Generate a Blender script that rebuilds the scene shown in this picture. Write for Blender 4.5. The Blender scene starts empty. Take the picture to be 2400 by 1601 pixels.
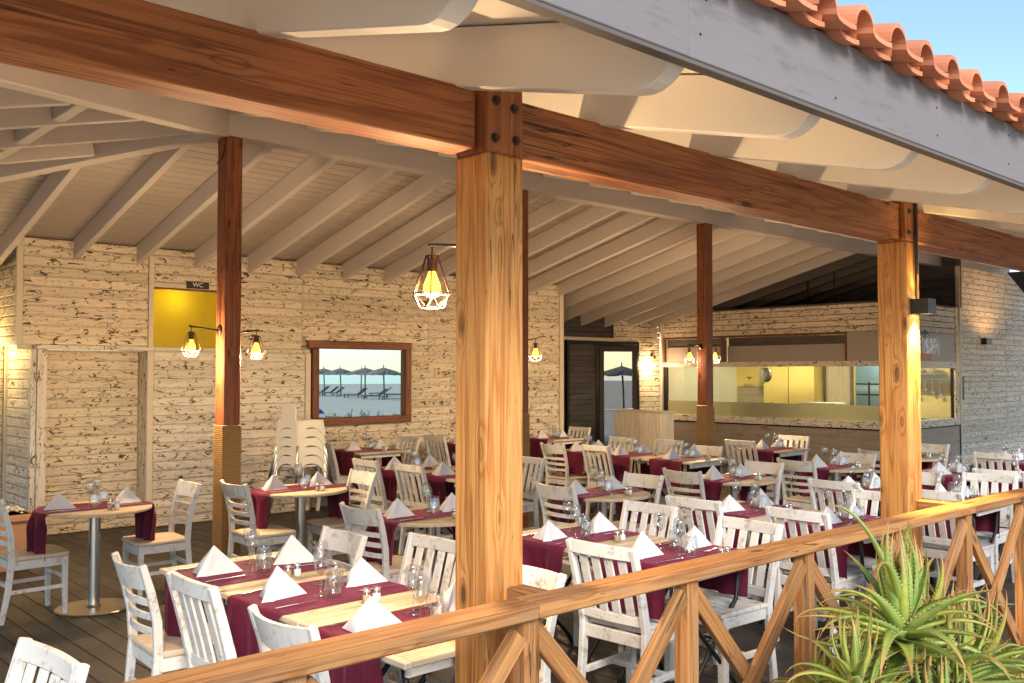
import bpy, bmesh, math, random
from mathutils import Vector, Matrix, noise as mnoise
random.seed(7)
R = math.radians
sc = bpy.context.scene
COL = sc.collection

# ------------------------------------------------------------------ camera
cam_d = bpy.data.cameras.new('camera'); cam = bpy.data.objects.new('camera', cam_d); COL.objects.link(cam)
cam_d.sensor_width = 36.0; cam_d.lens = 36.0*2180/2400; cam_d.clip_start = 0.05; cam_d.clip_end = 6000
_al = R(47.27); _p = math.atan(72/2180)
_fw = Vector((math.cos(_al)*math.cos(_p), math.sin(_al)*math.cos(_p), math.sin(_p)))
cam.location = (0, 0, 1.76); cam.rotation_euler = _fw.to_track_quat('-Z', 'Y').to_euler()
sc.camera = cam
# ------------------------------------------------------------------ world, sun, exposure
SUN_DIR = Vector((-0.42, -0.76, 0.49)).normalized()
w = bpy.data.worlds.new('World'); sc.world = w; w.use_nodes = True
wn = w.node_tree.nodes; wl = w.node_tree.links
sky = wn.new('ShaderNodeTexSky'); sky.sky_type = 'NISHITA'; sky.sun_disc = False
sky.sun_elevation = math.asin(SUN_DIR.z); sky.sun_rotation = math.atan2(SUN_DIR.x, SUN_DIR.y)
sky.air_density = 1.0; sky.dust_density = 0.3; sky.ozone_density = 2.0
wn['Background'].inputs['Strength'].default_value = 0.10
wl.new(sky.outputs[0], wn['Background'].inputs['Color'])
sun_d = bpy.data.lights.new('sun', 'SUN'); sun_d.energy = 1.9; sun_d.angle = R(24); sun_d.color = (1.0, 0.935, 0.86)
sun = bpy.data.objects.new('sun', sun_d); COL.objects.link(sun); sun.rotation_euler = (-SUN_DIR).to_track_quat('-Z', 'Y').to_euler()
sc.view_settings.view_transform = 'Standard'; sc.view_settings.look = 'None'; sc.view_settings.gamma = 1.0
sc.view_settings.exposure = 1.45
sc.view_settings.use_curve_mapping = False
cy = sc.cycles
cy.use_denoising = True; cy.max_bounces = 9; cy.diffuse_bounces = 5; cy.glossy_bounces = 5; cy.transmission_bounces = 6
cy.transparent_max_bounces = 24; cy.sample_clamp_indirect = 5.0; cy.caustics_reflective = False; cy.caustics_refractive = False

# ------------------------------------------------------------------ materials
MAT = {}
class NT:
    def __init__(s, name):
        s.m = bpy.data.materials.new(name); s.m.use_nodes = True; s.t = s.m.node_tree
        s.b = s.t.nodes['Principled BSDF']; s.out = s.t.nodes['Material Output']; MAT[name] = s.m
    def n(s, typ, **kw):
        nd = s.t.nodes.new('ShaderNode'+typ)
        for k, v in kw.items():
            if k[0] == 'i' and k[1:].isdigit(): s.set(nd.inputs[int(k[1:])], v)
            elif k.startswith('in_'): s.set(nd.inputs[k[3:].replace('_', ' ')], v)
            else: setattr(nd, k, v)
        return nd
    def set(s, inp, v):
        if isinstance(v, bpy.types.NodeSocket): s.t.links.new(v, inp)
        else:
            if isinstance(v, (tuple, list)) and len(v) == 3 and inp.type == 'RGBA': v = (*v, 1)
            inp.default_value = v
    def math(s, op, a, b=0.0, c=None):
        nd = s.n('Math', operation=op, i0=a, i1=b)
        if c is not None: s.set(nd.inputs[2], c)
        return nd.outputs[0]
    def mix(s, f, a, b, blend='MIX'):
        nd = s.n('Mix', data_type='RGBA', blend_type=blend); s.set(nd.inputs[0], f); s.set(nd.inputs[6], a); s.set(nd.inputs[7], b)
        return nd.outputs[2]
    def ramp(s, f, a, b, c0=(0, 0, 0), c1=(1, 1, 1)):
        nd = s.n('ValToRGB'); s.set(nd.inputs[0], f); e = nd.color_ramp.elements
        e[0].position = a; e[1].position = b; e[0].color = (*c0, 1); e[1].color = (*c1, 1)
        return nd.outputs[0]
    def coord(s, scale=(1, 1, 1), rnd=41.0):
        tc = s.n('TexCoord'); oi = s.n('ObjectInfo')
        a = s.n('VectorMath', operation='MULTIPLY_ADD'); s.set(a.inputs[0], oi.outputs['Random']); a.inputs[1].default_value = (rnd, rnd*.7, rnd*.3); s.set(a.inputs[2], tc.outputs['Object'])
        m = s.n('VectorMath', operation='MULTIPLY'); s.set(m.inputs[0], a.outputs[0]); m.inputs[1].default_value = scale
        return m.outputs[0], oi.outputs['Random']
    def noise(s, v, scale, detail=3, rough=.55, dist=0.0):
        return s.n('TexNoise', in_Vector=v, in_Scale=scale, in_Detail=detail, in_Roughness=rough, in_Distortion=dist).outputs[0]
    def bump(s, h, strength, dist=.01):
        nd = s.n('Bump', in_Height=h, in_Strength=strength, in_Distance=dist); s.t.links.new(nd.outputs[0], s.b.inputs['Normal'])
    def fin(s, col=None, rough=.5, metal=0.0, spec=None):
        if col is not None: s.set(s.b.inputs['Base Color'], col)
        s.set(s.b.inputs['Roughness'], rough); s.b.inputs['Metallic'].default_value = metal
        if spec is not None: s.b.inputs['Specular IOR Level'].default_value = spec
        return s.m

def wood(name, light, mid, dark, rough=.55, knots=.09, bump=.25, gs=1.0, var=.25, weather=None, spec=.3):
    """grain along the local X axis"""
    t = NT(name)
    v, rnd = t.coord((1, 1, 1))
    sv = t.n('VectorMath', operation='MULTIPLY'); t.set(sv.inputs[0], v); sv.inputs[1].default_value = (.35*gs, 7*gs, 7*gs)
    kv = t.n('VectorMath', operation='MULTIPLY'); t.set(kv.inputs[0], v); kv.inputs[1].default_value = (2.6, 7.5, 7.5)
    vor = t.n('TexVoronoi', in_Vector=kv.outputs[0], in_Scale=1.0, in_Randomness=1.0).outputs['Distance']
    # rings bend round the knots
    k = t.math('SUBTRACT', 1.0, t.math('MULTIPLY', vor, 2.2)); k = t.math('MAXIMUM', k, 0)
    nb = t.noise(sv.outputs[0], 1.0, 3, .5, .4)
    ph = t.math('ADD', t.math('MULTIPLY', nb, 9.0), t.math('MULTIPLY', t.math('POWER', k, 3), 5.0))
    band = t.math('ADD', t.math('MULTIPLY', t.math('SINE', t.math('MULTIPLY', ph, 6.28)), .5), .5)
    band = t.math('POWER', band, 2.5)
    fv = t.n('VectorMath', operation='MULTIPLY'); t.set(fv.inputs[0], v); fv.inputs[1].default_value = (3, 110, 110)
    fine = t.noise(fv.outputs[0], 1.0, 3, .7)
    big = t.noise(v, 1.3, 3)
    c = t.mix(t.ramp(band, .1, .95), light, mid)
    c = t.mix(t.math('MULTIPLY', t.ramp(fine, .48, .70), .5), c, dark)
    lv = t.n('VectorMath', operation='MULTIPLY'); t.set(lv.inputs[0], v); lv.inputs[1].default_value = (.5, 26, 26)
    ln = t.ramp(t.math('ABSOLUTE', t.math('SUBTRACT', t.noise(lv.outputs[0], 1.0, 2, .5, .3), .5)), .008, .030, (1, 1, 1), (0, 0, 0))
    c = t.mix(t.math('MULTIPLY', ln, .6), c, dark)
    c = t.mix(t.ramp(big, .35, .75), c, t.mix(.55, c, mid))
    if knots > 0:
        km = t.ramp(vor, knots*.55, knots*1.25, (1, 1, 1), (0, 0, 0))
        c = t.mix(t.math('MULTIPLY', km, .85), c, (dark[0]*.45, dark[1]*.4, dark[2]*.4))
    cv = t.n('VectorMath', operation='MULTIPLY'); t.set(cv.inputs[0], v); cv.inputs[1].default_value = (1.1, 30, 30)
    ck = t.math('LESS_THAN', t.math('ABSOLUTE', t.math('SUBTRACT', t.noise(cv.outputs[0], 1.0, 2, .5, .2), .5)), t.math('MULTIPLY', t.math('MAXIMUM', t.math('SUBTRACT', t.noise(v, 3.1, 2), .55), 0), .11))
    c = t.mix(t.math('MULTIPLY', ck, .8), c, (dark[0]*.4, dark[1]*.4, dark[2]*.4))
    if weather:
        wv = t.n('VectorMath', operation='MULTIPLY'); t.set(wv.inputs[0], v); wv.inputs[1].default_value = (1.2, 5, 5)
        wt = t.noise(wv.outputs[0], 2.0, 5, .65)
        c = t.mix(t.math('MULTIPLY', t.ramp(wt, .5, .72), .6), c, weather)
    br = t.math('ADD', 1.0-var*.5, t.math('MULTIPLY', rnd, var))
    hs = t.n('HueSaturation', in_Value=br, in_Color=c)
    t.fin(hs.outputs[0], rough, spec=spec)
    t.bump(t.math('ADD', t.math('MULTIPLY', band, -.4), t.math('MULTIPLY', fine, -.6)), bump, .004)
    return t.m

wood('beam_brown', (.40, .15, .054), (.26, .085, .03), (.06, .018, .008), knots=.13, rough=.5)
wood('post_dark', (.29, .10, .042), (.20, .06, .026), (.07, .02, .01), knots=.12, rough=.45)
wood('column_pine', (.58, .28, .082), (.42, .16, .036), (.13, .038, .010), knots=.14, rough=.55, bump=.6, weather=(.50, .27, .095))
wood('rail_pine', (.42, .205, .07), (.29, .12, .038), (.11, .042, .016), knots=.13, rough=.7, bump=.6, weather=(.25, .17, .105))
wood('frame_wood', (.25, .10, .05), (.16, .055, .03), (.06, .02, .012), knots=.11, rough=.5)
wood('table_top', (.60, .49, .35), (.54, .43, .29), (.36, .26, .15), knots=.03, rough=.5, bump=.12, weather=(.72, .66, .54))
wood('ply_grey', (.40, .335, .27), (.35, .29, .23), (.24, .19, .15), knots=.0, rough=.6, gs=.5, bump=.1)
wood('dark_plank', (.12, .104, .094), (.092, .079, .071), (.036, .03, .026), knots=.0, rough=.7, bump=.2)
wood('pale_plank', (.62, .56, .47), (.55, .48, .39), (.36, .29, .22), knots=.03, rough=.6)

def painted(name, col, worn, amount=.62, rough=.5, scale=9, stretch=(1, 1, 1), bump=.1, var=.08, soft=.12, spec=.35):
    t = NT(name); v, rnd = t.coord(stretch)
    n1 = t.noise(v, scale, 6, .7, .3); n2 = t.noise(v, scale*5, 4, .65)
    m = t.math('ADD', t.math('MULTIPLY', n1, .65), t.math('MULTIPLY', n2, .35))
    c = t.mix(t.ramp(m, amount, amount+soft), col, worn)
    n3 = t.noise(v, scale*.35, 3)
    c = t.mix(t.math('MULTIPLY', t.ramp(n3, .4, .7), .35), c, tuple(x*.82 for x in col))
    hs = t.n('HueSaturation', in_Value=t.math('ADD', 1-var*.5, t.math('MULTIPLY', rnd, var)), in_Color=c)
    t.fin(hs.outputs[0], rough, spec=spec); t.bump(m, bump, .003)
    return t.m
painted('chair_white', (.655, .65, .625), (.30, .25, .195), .525, .5, 10, (1, 1, 1), bump=.2)
painted('seat_wood', (.56, .46, .345), (.68, .64, .57), .50, .5, 7, (.5, 3, 3))
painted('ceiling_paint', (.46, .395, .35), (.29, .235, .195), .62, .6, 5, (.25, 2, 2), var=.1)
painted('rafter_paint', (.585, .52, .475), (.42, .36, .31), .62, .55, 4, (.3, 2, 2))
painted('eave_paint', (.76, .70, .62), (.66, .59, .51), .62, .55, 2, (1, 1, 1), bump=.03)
painted('fascia_grey', (.18, .163, .168), (.075, .062, .058), .53, .75, 5, (.5, 3.2, 3.2), bump=.5, soft=.25)
painted('dark_edge_roof_shade', (.12, .10, .088), (.08, .066, .057), .6, .6, 4, (.3, 2, 2))  # shade over the kitchen put into the timber colour; also the dark fascia edge
painted('plastic_white', (.78, .74, .66), (.7, .66, .58), .6, .35, 3)
painted('trim_paint', (.68, .59, .47), (.40, .28, .17), .60, .55, 9, (1, 2, 2), bump=.2)
painted('kitchen_yellow', (.70, .55, .20), (.62, .47, .16), .6, .6, 2)
painted('wc_yellow', (.62, .50, .05), (.55, .42, .04), .6, .5, 2)
painted('kitchen_white', (.72, .70, .62), (.6, .57, .5), .6, .5, 2)
painted('kitchen_blue', (.42, .60, .66), (.35, .52, .58), .6, .5, 2)
painted('panel_grey', (.36, .31, .275), (.30, .255, .22), .6, .5, 3)
painted('terracotta_pot', (.46, .24, .13), (.36, .18, .10), .6, .7, 5)
painted('tile', (.60, .225, .115), (.36, .155, .095), .53, .85, 8, (1, 1, 1), bump=.3, var=.3, soft=.25)
painted('black_metal', (.012, .012, .014), (.03, .028, .026), .62, .45, 20)
painted('bronze', (.035, .018, .010), (.06, .032, .02), .6, .4, 20)
painted('speaker_black', (.014, .013, .018), (.02, .02, .024), .6, .55, 20)

def wormy(name, base, dark, dens=.5, warm=0.0):
    """pale pine boards eaten by shipworm: short dark wandering tracks along the board (local X)"""
    t = NT(name); v, rnd = t.coord((1, 1, 1), 83.0)
    def tracks(sx, sz, sc_, wd, off, lo, mk):
        a = t.n('VectorMath', operation='MULTIPLY_ADD'); t.set(a.inputs[0], v); a.inputs[1].default_value = (sx, sz, sz); a.inputs[2].default_value = (off, off*1.3, off*.7)
        n1 = t.noise(a.outputs[0], sc_, 2, .6, .35)
        d = t.math('ABSOLUTE', t.math('SUBTRACT', n1, .5))
        b_ = t.n('VectorMath', operation='MULTIPLY_ADD'); t.set(b_.inputs[0], v); b_.inputs[1].default_value = (1, 1.6, 1.6); b_.inputs[2].default_value = (off*2.1, off, off)
        n2 = t.noise(b_.outputs[0], mk, 1, .5)
        wn_ = t.math('MINIMUM', t.math('MULTIPLY', t.math('MAXIMUM', t.math('SUBTRACT', n2, lo), 0), .16), wd)   # tracks swell and run out
        line = t.math('GREATER_THAN', wn_, d)
        return line
    l1 = tracks(1.0, 3.8, 2.4, .0112, 0.0, .47, 7.5)
    l2 = tracks(1.0, 3.2, 3.2, .0122, 17.3, .495, 9.5)
    l3 = tracks(1.0, 2.4, 6.0, .010, 41.1, .53, 13.0)
    dots = t.n('TexVoronoi', in_Vector=v, in_Scale=15.0, in_Randomness=1.0)
    dm = t.math('MULTIPLY', t.ramp(dots.outputs['Distance'], .06, .09, (1, 1, 1), (0, 0, 0)), t.math('GREATER_THAN', t.n('SeparateColor', i0=dots.outputs['Color']).outputs[0], .45))
    m = t.math('MAXIMUM', t.math('MAXIMUM', t.math('MAXIMUM', l1, l2), l3), dm)
    gv = t.n('VectorMath', operation='MULTIPLY'); t.set(gv.inputs[0], v); gv.inputs[1].default_value = (.8, 14, 14)
    g = t.noise(gv.outputs[0], 2, 4, .6)
    c = t.mix(t.ramp(g, .35, .7), base, tuple(x*.8 for x in base))
    c = t.mix(t.math('MULTIPLY', m, .93), c, dark)
    hs = t.n('HueSaturation', in_Value=t.math('ADD', .88, t.math('MULTIPLY', rnd, .2)), in_Color=c)
    t.fin(hs.outputs[0], .6, spec=.25); t.bump(t.math('ADD', t.math('MULTIPLY', m, -1.0), t.math('MULTIPLY', g, -.2)), .5, .006)
    return t.m
wormy('worm_board', (.80, .675, .51), (.045, .022, .008))
wormy('worm_white', (.78, .70, .60), (.11, .055, .022))

# deck
t = NT('deck'); v, rnd = t.coord((1, 1, 1))
sx = t.n('SeparateXYZ'); t.set(sx.inputs[0], t.n('TexCoord').outputs['Object'])
gr = t.math('ADD', t.math('MULTIPLY', t.math('SINE', t.math('MULTIPLY', sx.outputs[1], 6.2832/.0135)), .5), .5)
lv = t.n('VectorMath', operation='MULTIPLY'); t.set(lv.inputs[0], v); lv.inputs[1].default_value = (1.2, 22, 22)
g = t.noise(lv.outputs[0], 2, 4, .65); d = t.noise(v, 2.2, 5, .6)
c = t.mix(t.ramp(g, .3, .75), (.060, .050, .043), (.034, .028, .024))
c = t.mix(t.math('MULTIPLY', t.ramp(d, .5, .75), .5), c, (.11, .095, .082))
c = t.mix(t.math('MULTIPLY', t.math('SUBTRACT', 1.0, gr), .8), c, (.010, .008, .007))
hs = t.n('HueSaturation', in_Value=t.math('ADD', .75, t.math('MULTIPLY', rnd, .5)), in_Color=c)
t.fin(hs.outputs[0], t.ramp(d, .35, .7, (.38, .38, .38), (.62, .62, .62)), spec=.5); t.bump(gr, .6, .003)

# cloth
t = NT('burgundy'); v, rnd = t.coord((1, 1, 1)); wv = t.noise(v, 260, 2, .6); b = t.noise(v, 6, 3)
c = t.mix(t.ramp(b, .35, .7), (.105, .007, .028), (.075, .005, .022)); t.fin(c, .72, spec=.25); t.b.inputs['Sheen Weight'].default_value = .35; t.b.inputs['Sheen Tint'].default_value = (.7, .15, .3, 1); t.b.inputs['Sheen Roughness'].default_value = .4; t.bump(wv, .15, .002)
t = NT('linen'); v, rnd = t.coord((1, 1, 1)); wv = t.noise(v, 300, 2, .6); t.fin((.62, .62, .645), .8, spec=.15); t.bump(wv, .12, .002)
t = NT('steel'); v, rnd = t.coord((60, 60, .6)); g = t.noise(v, 1, 3); t.fin((.62, .61, .58), t.ramp(g, .3, .7, (.22, .22, .22), (.36, .36, .36)), 1.0)
t = NT('base_steel'); v, rnd = t.coord((1, 1, 1)); g = t.noise(v, 9, 4); t.fin((.56, .49, .38), t.ramp(g, .3, .7, (.3, .3, .3), (.48, .48, .48)), 1.0)
t = NT('cutlery'); t.fin((.75, .74, .72), .18, 1.0)
t = NT('mirror'); t.fin((.54, .68, .73), .003, 1.0)
t = NT('rope'); tc = t.n('TexCoord'); sx = t.n('SeparateXYZ'); t.set(sx.inputs[0], tc.outputs['Object'])
sa = t.math('SINE', t.math('MULTIPLY', t.math('ADD', t.math('ADD', sx.outputs[0], sx.outputs[1]), t.math('MULTIPLY', sx.outputs[2], 1.4)), 420))
b = t.noise(tc.outputs['Object'], 60, 3)
c = t.mix(b, (.46, .285, .125), (.36, .21, .09)); c = t.mix(t.ramp(sa, -.2, .9, (.0, .0, .0), (.5, .5, .5)), c, (.25, .14, .055)); t.fin(c, .85, spec=.15); t.bump(sa, .5, .003)

def thin_glass(name, tint=(1, 1, 1), rough=.0, gloss=1.0, milk=0.0, milkcol=(.8, .8, .75), base=0.02):
    t = NT(name); nt = t.t; nt.nodes.remove(t.b)
    tr = t.n('BsdfTransparent', in_Color=tint); gl = t.n('BsdfGlossy', in_Roughness=rough, in_Color=(1, 1, 1))
    lw = t.n('LayerWeight', in_Blend=.12)
    f = t.math('MULTIPLY', t.math('ADD', t.math('POWER', lw.outputs['Facing'], 3.0), base), gloss)
    f = t.math('MINIMUM', f, .9)
    mx = t.n('MixShader', i0=f, i1=tr.outputs[0], i2=gl.outputs[0]); o = mx
    if milk > 0:
        df = t.n('BsdfDiffuse', in_Color=milkcol); tl = t.n('BsdfTranslucent', in_Color=milkcol)
        m0 = t.n('MixShader', i0=.5, i1=df.outputs[0], i2=tl.outputs[0])
        o = t.n('MixShader', i0=milk, i1=mx.outputs[0], i2=m0.outputs[0])
    nt.links.new(o.outputs[0], t.out.inputs['Surface'])
thin_glass('glass', (.93, .94, .94), 0.0, .95, base=.10)
thin_glass('window_glass', (.93, .95, .92), 0.0, .8, base=.06)
thin_glass('door_glass', (.35, .37, .38), 0.0, 1.0, base=.27)
thin_glass('frosted', (.9, .9, .8), .25, .5, .72, (.55, .52, .36), base=.04)
thin_glass('wc_glass', (.95, .92, .5), .2, .5, .35, (.7, .6, .1), base=.04)
thin_glass('bulb_glass', (1.0, .88, .6), 0.0, .4, base=.03)
def emit(name, col, s):
    t = NT(name); t.b.inputs['Base Color'].default_value = (*col, 1); t.b.inputs['Emission Color'].default_value = (*col, 1); t.b.inputs['Emission Strength'].default_value = s
emit('filament', (1.0, .80, .42), 40.0)
emit('bulb_glow', (1.0, .46, .05), 1.7)
emit('lamp_lens', (1.0, .78, .4), 18.0)
emit('tube_light', (1.0, .9, .68), 9.0)
t = NT('salt'); t.fin((.85, .85, .83), .6)
t = NT('pepper'); v, r_ = t.coord(); t.fin(t.mix(t.noise(v, 500, 2), (.5, .37, .2), (.25, .17, .09)), .7)
t = NT('sign_black'); t.fin((.03, .027, .025), .5)
t = NT('letter_pale'); t.fin((.8, .78, .72), .6)
t = NT('letter_orange'); t.fin((.8, .33, .05), .5)
t = NT('letter_dark'); t.fin((.16, .15, .08), .6)
t = NT('poster'); v, r_ = t.coord(); n = t.noise(v, 9, 3); n2 = t.noise(v, 5, 2)
t.fin(t.mix(t.ramp(n, .52, .58), t.mix(t.ramp(n2, .5, .56), (.72, .76, .84), (.42, .34, .48)), (.35, .22, .3)), .4)
# plants
t = NT('aloe'); at = t.n('Attribute', attribute_name='tip'); v, rnd = t.coord((1, 1, 1))
n = t.noise(v, 14, 4)
c = t.mix(rnd, (.14, .24, .045), (.46, .45, .07)); c = t.mix(t.ramp(n, .4, .7), c, (.23, .34, .085))
sp_n = t.noise(v, 70, 2, .6); c = t.mix(t.math('MULTIPLY', t.ramp(sp_n, .64, .70), .6), c, (.30, .22, .09))
st_ = t.noise(v, 5, 3, .6, .5); c = t.mix(t.math('MULTIPLY', t.ramp(st_, .55, .7), .5), c, (.26, .24, .07))
c = t.mix(t.ramp(t.math('ADD', at.outputs['Fac'], t.math('MULTIPLY', rnd, .18)), .70, 1.0), c, (.42, .22, .08)); c = t.mix(t.ramp(at.outputs['Fac'], .0, .12, (.6, .6, .6), (0, 0, 0)), c, (.22, .25, .10))
t.fin(c, .42, spec=.45); t.b.inputs['Subsurface Weight'].default_value = .0; t.bump(n, .1, .004)
t = NT('aloe_tooth'); t.fin((.55, .50, .20), .5)
t = NT('aloe_dry'); v, rnd = t.coord((1, 1, 1)); t.fin(t.mix(t.noise(v, 12, 4), (.38, .24, .12), (.22, .13, .07)), .8)
t = NT('aloe_stem'); v, rnd = t.coord((3, 3, 14)); n = t.noise(v, 5, 4); t.fin(t.mix(n, (.25, .2, .13), (.12, .09, .06)), .85); t.bump(n, .6, .01)
t = NT('leafy'); v, rnd = t.coord(); t.fin(t.mix(rnd, (.05, .12, .03), (.12, .18, .04)), .5)
t = NT('dry_twig'); v, rnd = t.coord(); t.fin(t.mix(rnd, (.30, .22, .13), (.17, .12, .075)), .85)
# beach
t = NT('sand'); tc = t.n('TexCoord'); n = t.noise(tc.outputs['Object'], .35, 6, .6); n2 = t.noise(tc.outputs['Object'], 9, 4, .7)
c = t.mix(n, (.62, .54, .42), (.52, .44, .33)); c = t.mix(t.ramp(n2, .5, .7), c, (.46, .38, .28)); t.fin(c, .9, spec=.15); t.bump(n2, .5, .05)
t = NT('soil'); tc = t.n('TexCoord'); n = t.noise(tc.outputs['Object'], 6, 6, .7); t.fin(t.mix(n, (.20, .15, .10), (.11, .08, .055)), .95, spec=.1); t.bump(n, .8, .06)
t = NT('sea'); tc = t.n('TexCoord'); n = t.noise(tc.outputs['Object'], .5, 4, .6); t.fin((.05, .13, .14), .12); t.bump(n, .35, .3)
t = NT('thatch'); v, rnd = t.coord((1, 1, 1)); n = t.noise(v, 7, 5, .7); t.fin(t.mix(n, (.34, .26, .20), (.19, .14, .11)), .95); t.bump(n, .8, .05)
t = NT('lounger_fabric'); t.fin((.17, .19, .22), .8)
t = NT('grey_wood'); t.fin((.13, .11, .09), .8)
t = NT('blue_paint'); t.fin((.02, .06, .40), .4)

# ------------------------------------------------------------------ builders
def link(o, parent=None):
    COL.objects.link(o)
    if parent is not None: o.parent = parent
    return o
def tag(o, label=None, cat=None, group=None, kind=None):
    if label: o['label'] = label
    if cat: o['category'] = cat
    if group: o['group'] = group
    if kind: o['kind'] = kind
    return o
def thing(name, label, cat, loc=(0, 0, 0), rz=0.0, group=None):
    o = bpy.data.objects.new(name, None); o.empty_display_size = .1; COL.objects.link(o)
    o.location = loc; o.rotation_euler = (0, 0, rz)
    return tag(o, label, cat, group)
def children(o): return CH.get(o.name, [])
CH = {}
def reg(o, parent):
    link(o, parent)
    if parent is not None: CH.setdefault(parent.name, []).append(o)
    return o
def copy_tree(o, parent=None):
    c = o.copy(); reg(c, parent)
    for ch in children(o): copy_tree(ch, c)
    return c
BOX = {}
def box_mesh(sx, sy, sz, bev):
    key = (round(sx, 3), round(sy, 3), round(sz, 3), round(bev, 4))
    if key in BOX: return BOX[key]
    bm = bmesh.new(); bmesh.ops.create_cube(bm, size=1.0)
    for v in bm.verts: v.co = Vector((v.co.x*sx, v.co.y*sy, v.co.z*sz))
    if bev > 0: bmesh.ops.bevel(bm, geom=bm.edges[:], offset=min(bev, sx*.4, sy*.4, sz*.4), segments=1, affect='EDGES')
    me = bpy.data.meshes.new('box'); bm.to_mesh(me); bm.free(); BOX[key] = me
    return me
MM = {}
def with_mat(me, mat):
    key = (me.name, mat)
    if key not in MM:
        c = me.copy(); c.materials.append(MAT[mat]); MM[key] = c
    return MM[key]
def wloc(parent):
    return parent.location if parent is not None else Vector((0, 0, 0))
def beam(name, p0, p1, wd, ht, mat, parent=None, bev=.004, up=(0, 0, 1), local=False):
    """box with local X from p0 to p1, width wd (local Y), height ht (local Z); p in world axes unless local"""
    p0 = Vector(p0); p1 = Vector(p1); x = (p1-p0); L = x.length; x.normalize()
    u = Vector(up)
    if abs(x.dot(u)) > .98: u = Vector((0, 1, 0))
    y = u.cross(x).normalized(); z = x.cross(y)
    o = bpy.data.objects.new(name, with_mat(box_mesh(L, wd, ht, bev), mat))
    c = (p0+p1)/2 - (Vector((0, 0, 0)) if (local or parent is None) else wloc(parent))
    M = Matrix((x, y, z)).transposed().to_4x4(); M.translation = c
    reg(o, parent); o.matrix_basis = M
    return o
def box(name, lo, hi, mat, parent=None, bev=.004, local=False):
    """axis box; local X of the mesh is its longest side, so that grain follows it"""
    lo = Vector(lo); hi = Vector(hi); c = (lo+hi)/2; s = hi-lo
    ax = max(range(3), key=lambda i: s[i]); e = Vector((0, 0, 0)); e[ax] = s[ax]/2
    if ax == 2: return beam(name, c-e, c+e, s.x, s.y, mat, parent, bev, (0, 1, 0), local)
    if ax == 0: return beam(name, c-e, c+e, s.y, s.z, mat, parent, bev, (0, 0, 1), local)
    return beam(name, c-e, c+e, s.x, s.z, mat, parent, bev, (0, 0, 1), local)
class MB:
    def __init__(s): s.v = []; s.f = []; s.mi = []
    def add(s, vs, fs, mi=0):
        b = len(s.v); s.v += [tuple(v) for v in vs]; s.f += [tuple(i+b for i in f) for f in fs]; s.mi += [mi]*len(fs); return s
    def box(s, lo, hi, mi=0):
        (a, b, c), (d, e, f) = lo, hi
        return s.add([(a, b, c), (d, b, c), (d, e, c), (a, e, c), (a, b, f), (d, b, f), (d, e, f), (a, e, f)],
                     [(0, 3, 2, 1), (4, 5, 6, 7), (0, 1, 5, 4), (1, 2, 6, 5), (2, 3, 7, 6), (3, 0, 4, 7)], mi)
    def prism(s, poly, fn, a, b, mi=0):
        """poly: 2d points, fn(u,v,w)->xyz, extruded w from a to b"""
        n = len(poly); vs = [fn(u, v, a) for u, v in poly]+[fn(u, v, b) for u, v in poly]
        return s.add(vs, [tuple(range(n-1, -1, -1)), tuple(range(n, 2*n))]+[(i, (i+1) % n, n+(i+1) % n, n+i) for i in range(n)], mi)
    def tube(s, path, rad, n=8, cap=True, mi=0):
        path = [Vector(p) for p in path]; rs = rad if isinstance(rad, (list, tuple)) else [rad]*len(path)
        vs = []; prev = None
        for i, p in enumerate(path):
            d = (path[min(i+1, len(path)-1)]-path[max(i-1, 0)]).normalized()
            u = prev if prev is not None else (Vector((0, 0, 1)) if abs(d.z) < .9 else Vector((1, 0, 0)))
            u = (u-d*u.dot(d)).normalized(); prev = u; q = d.cross(u)
            vs += [p+(u*math.cos(2*math.pi*k/n)+q*math.sin(2*math.pi*k/n))*rs[i] for k in range(n)]
        fs = [(i*n+k, i*n+(k+1) % n, (i+1)*n+(k+1) % n, (i+1)*n+k) for i in range(len(path)-1) for k in range(n)]
        if cap: fs += [tuple(range(n-1, -1, -1)), tuple((len(path)-1)*n+k for k in range(n))]
        return s.add(vs, fs, mi)
    def sweep(s, path, wd, ht, side=(0, 1, 0), mi=0):
        """rectangular section: wd along side vector, ht across"""
        path = [Vector(p) for p in path]; vs = []
        wds = wd if isinstance(wd, (list, tuple)) else [wd]*len(path); hts = ht if isinstance(ht, (list, tuple)) else [ht]*len(path)
        for i, p in enumerate(path):
            d = (path[min(i+1, len(path)-1)]-path[max(i-1, 0)]).normalized()
            a = Vector(side); a = (a-d*a.dot(d)).normalized(); b = d.cross(a)
            for (u, v) in ((-1, -1), (1, -1), (1, 1), (-1, 1)): vs.append(p+a*u*wds[i]/2+b*v*hts[i]/2)
        n = len(path)
        fs = [(i*4+k, i*4+(k+1) % 4, (i+1)*4+(k+1) % 4, (i+1)*4+k) for i in range(n-1) for k in range(4)]+[(3, 2, 1, 0), tuple((n-1)*4+k for k in range(4))]
        return s.add(vs, fs, mi)
    def lathe(s, prof, n=16, c=(0, 0, 0), mi=0, cap=False):
        vs = [(c[0]+r*math.cos(2*math.pi*k/n), c[1]+r*math.sin(2*math.pi*k/n), c[2]+z) for r, z in prof for k in range(n)]
        fs = [(i*n+k, i*n+(k+1) % n, (i+1)*n+(k+1) % n, (i+1)*n+k) for i in range(len(prof)-1) for k in range(n)]
        if cap: fs += [tuple(range(n-1, -1, -1)), tuple((len(prof)-1)*n+k for k in range(n))]
        return s.add(vs, fs, mi)
    def grid(s, fn, nu, nv, mi=0):
        vs = [fn(i/nu, j/nv) for i in range(nu+1) for j in range(nv+1)]
        return s.add(vs, [(i*(nv+1)+j, (i+1)*(nv+1)+j, (i+1)*(nv+1)+j+1, i*(nv+1)+j+1) for i in range(nu) for j in range(nv)], mi)
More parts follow.
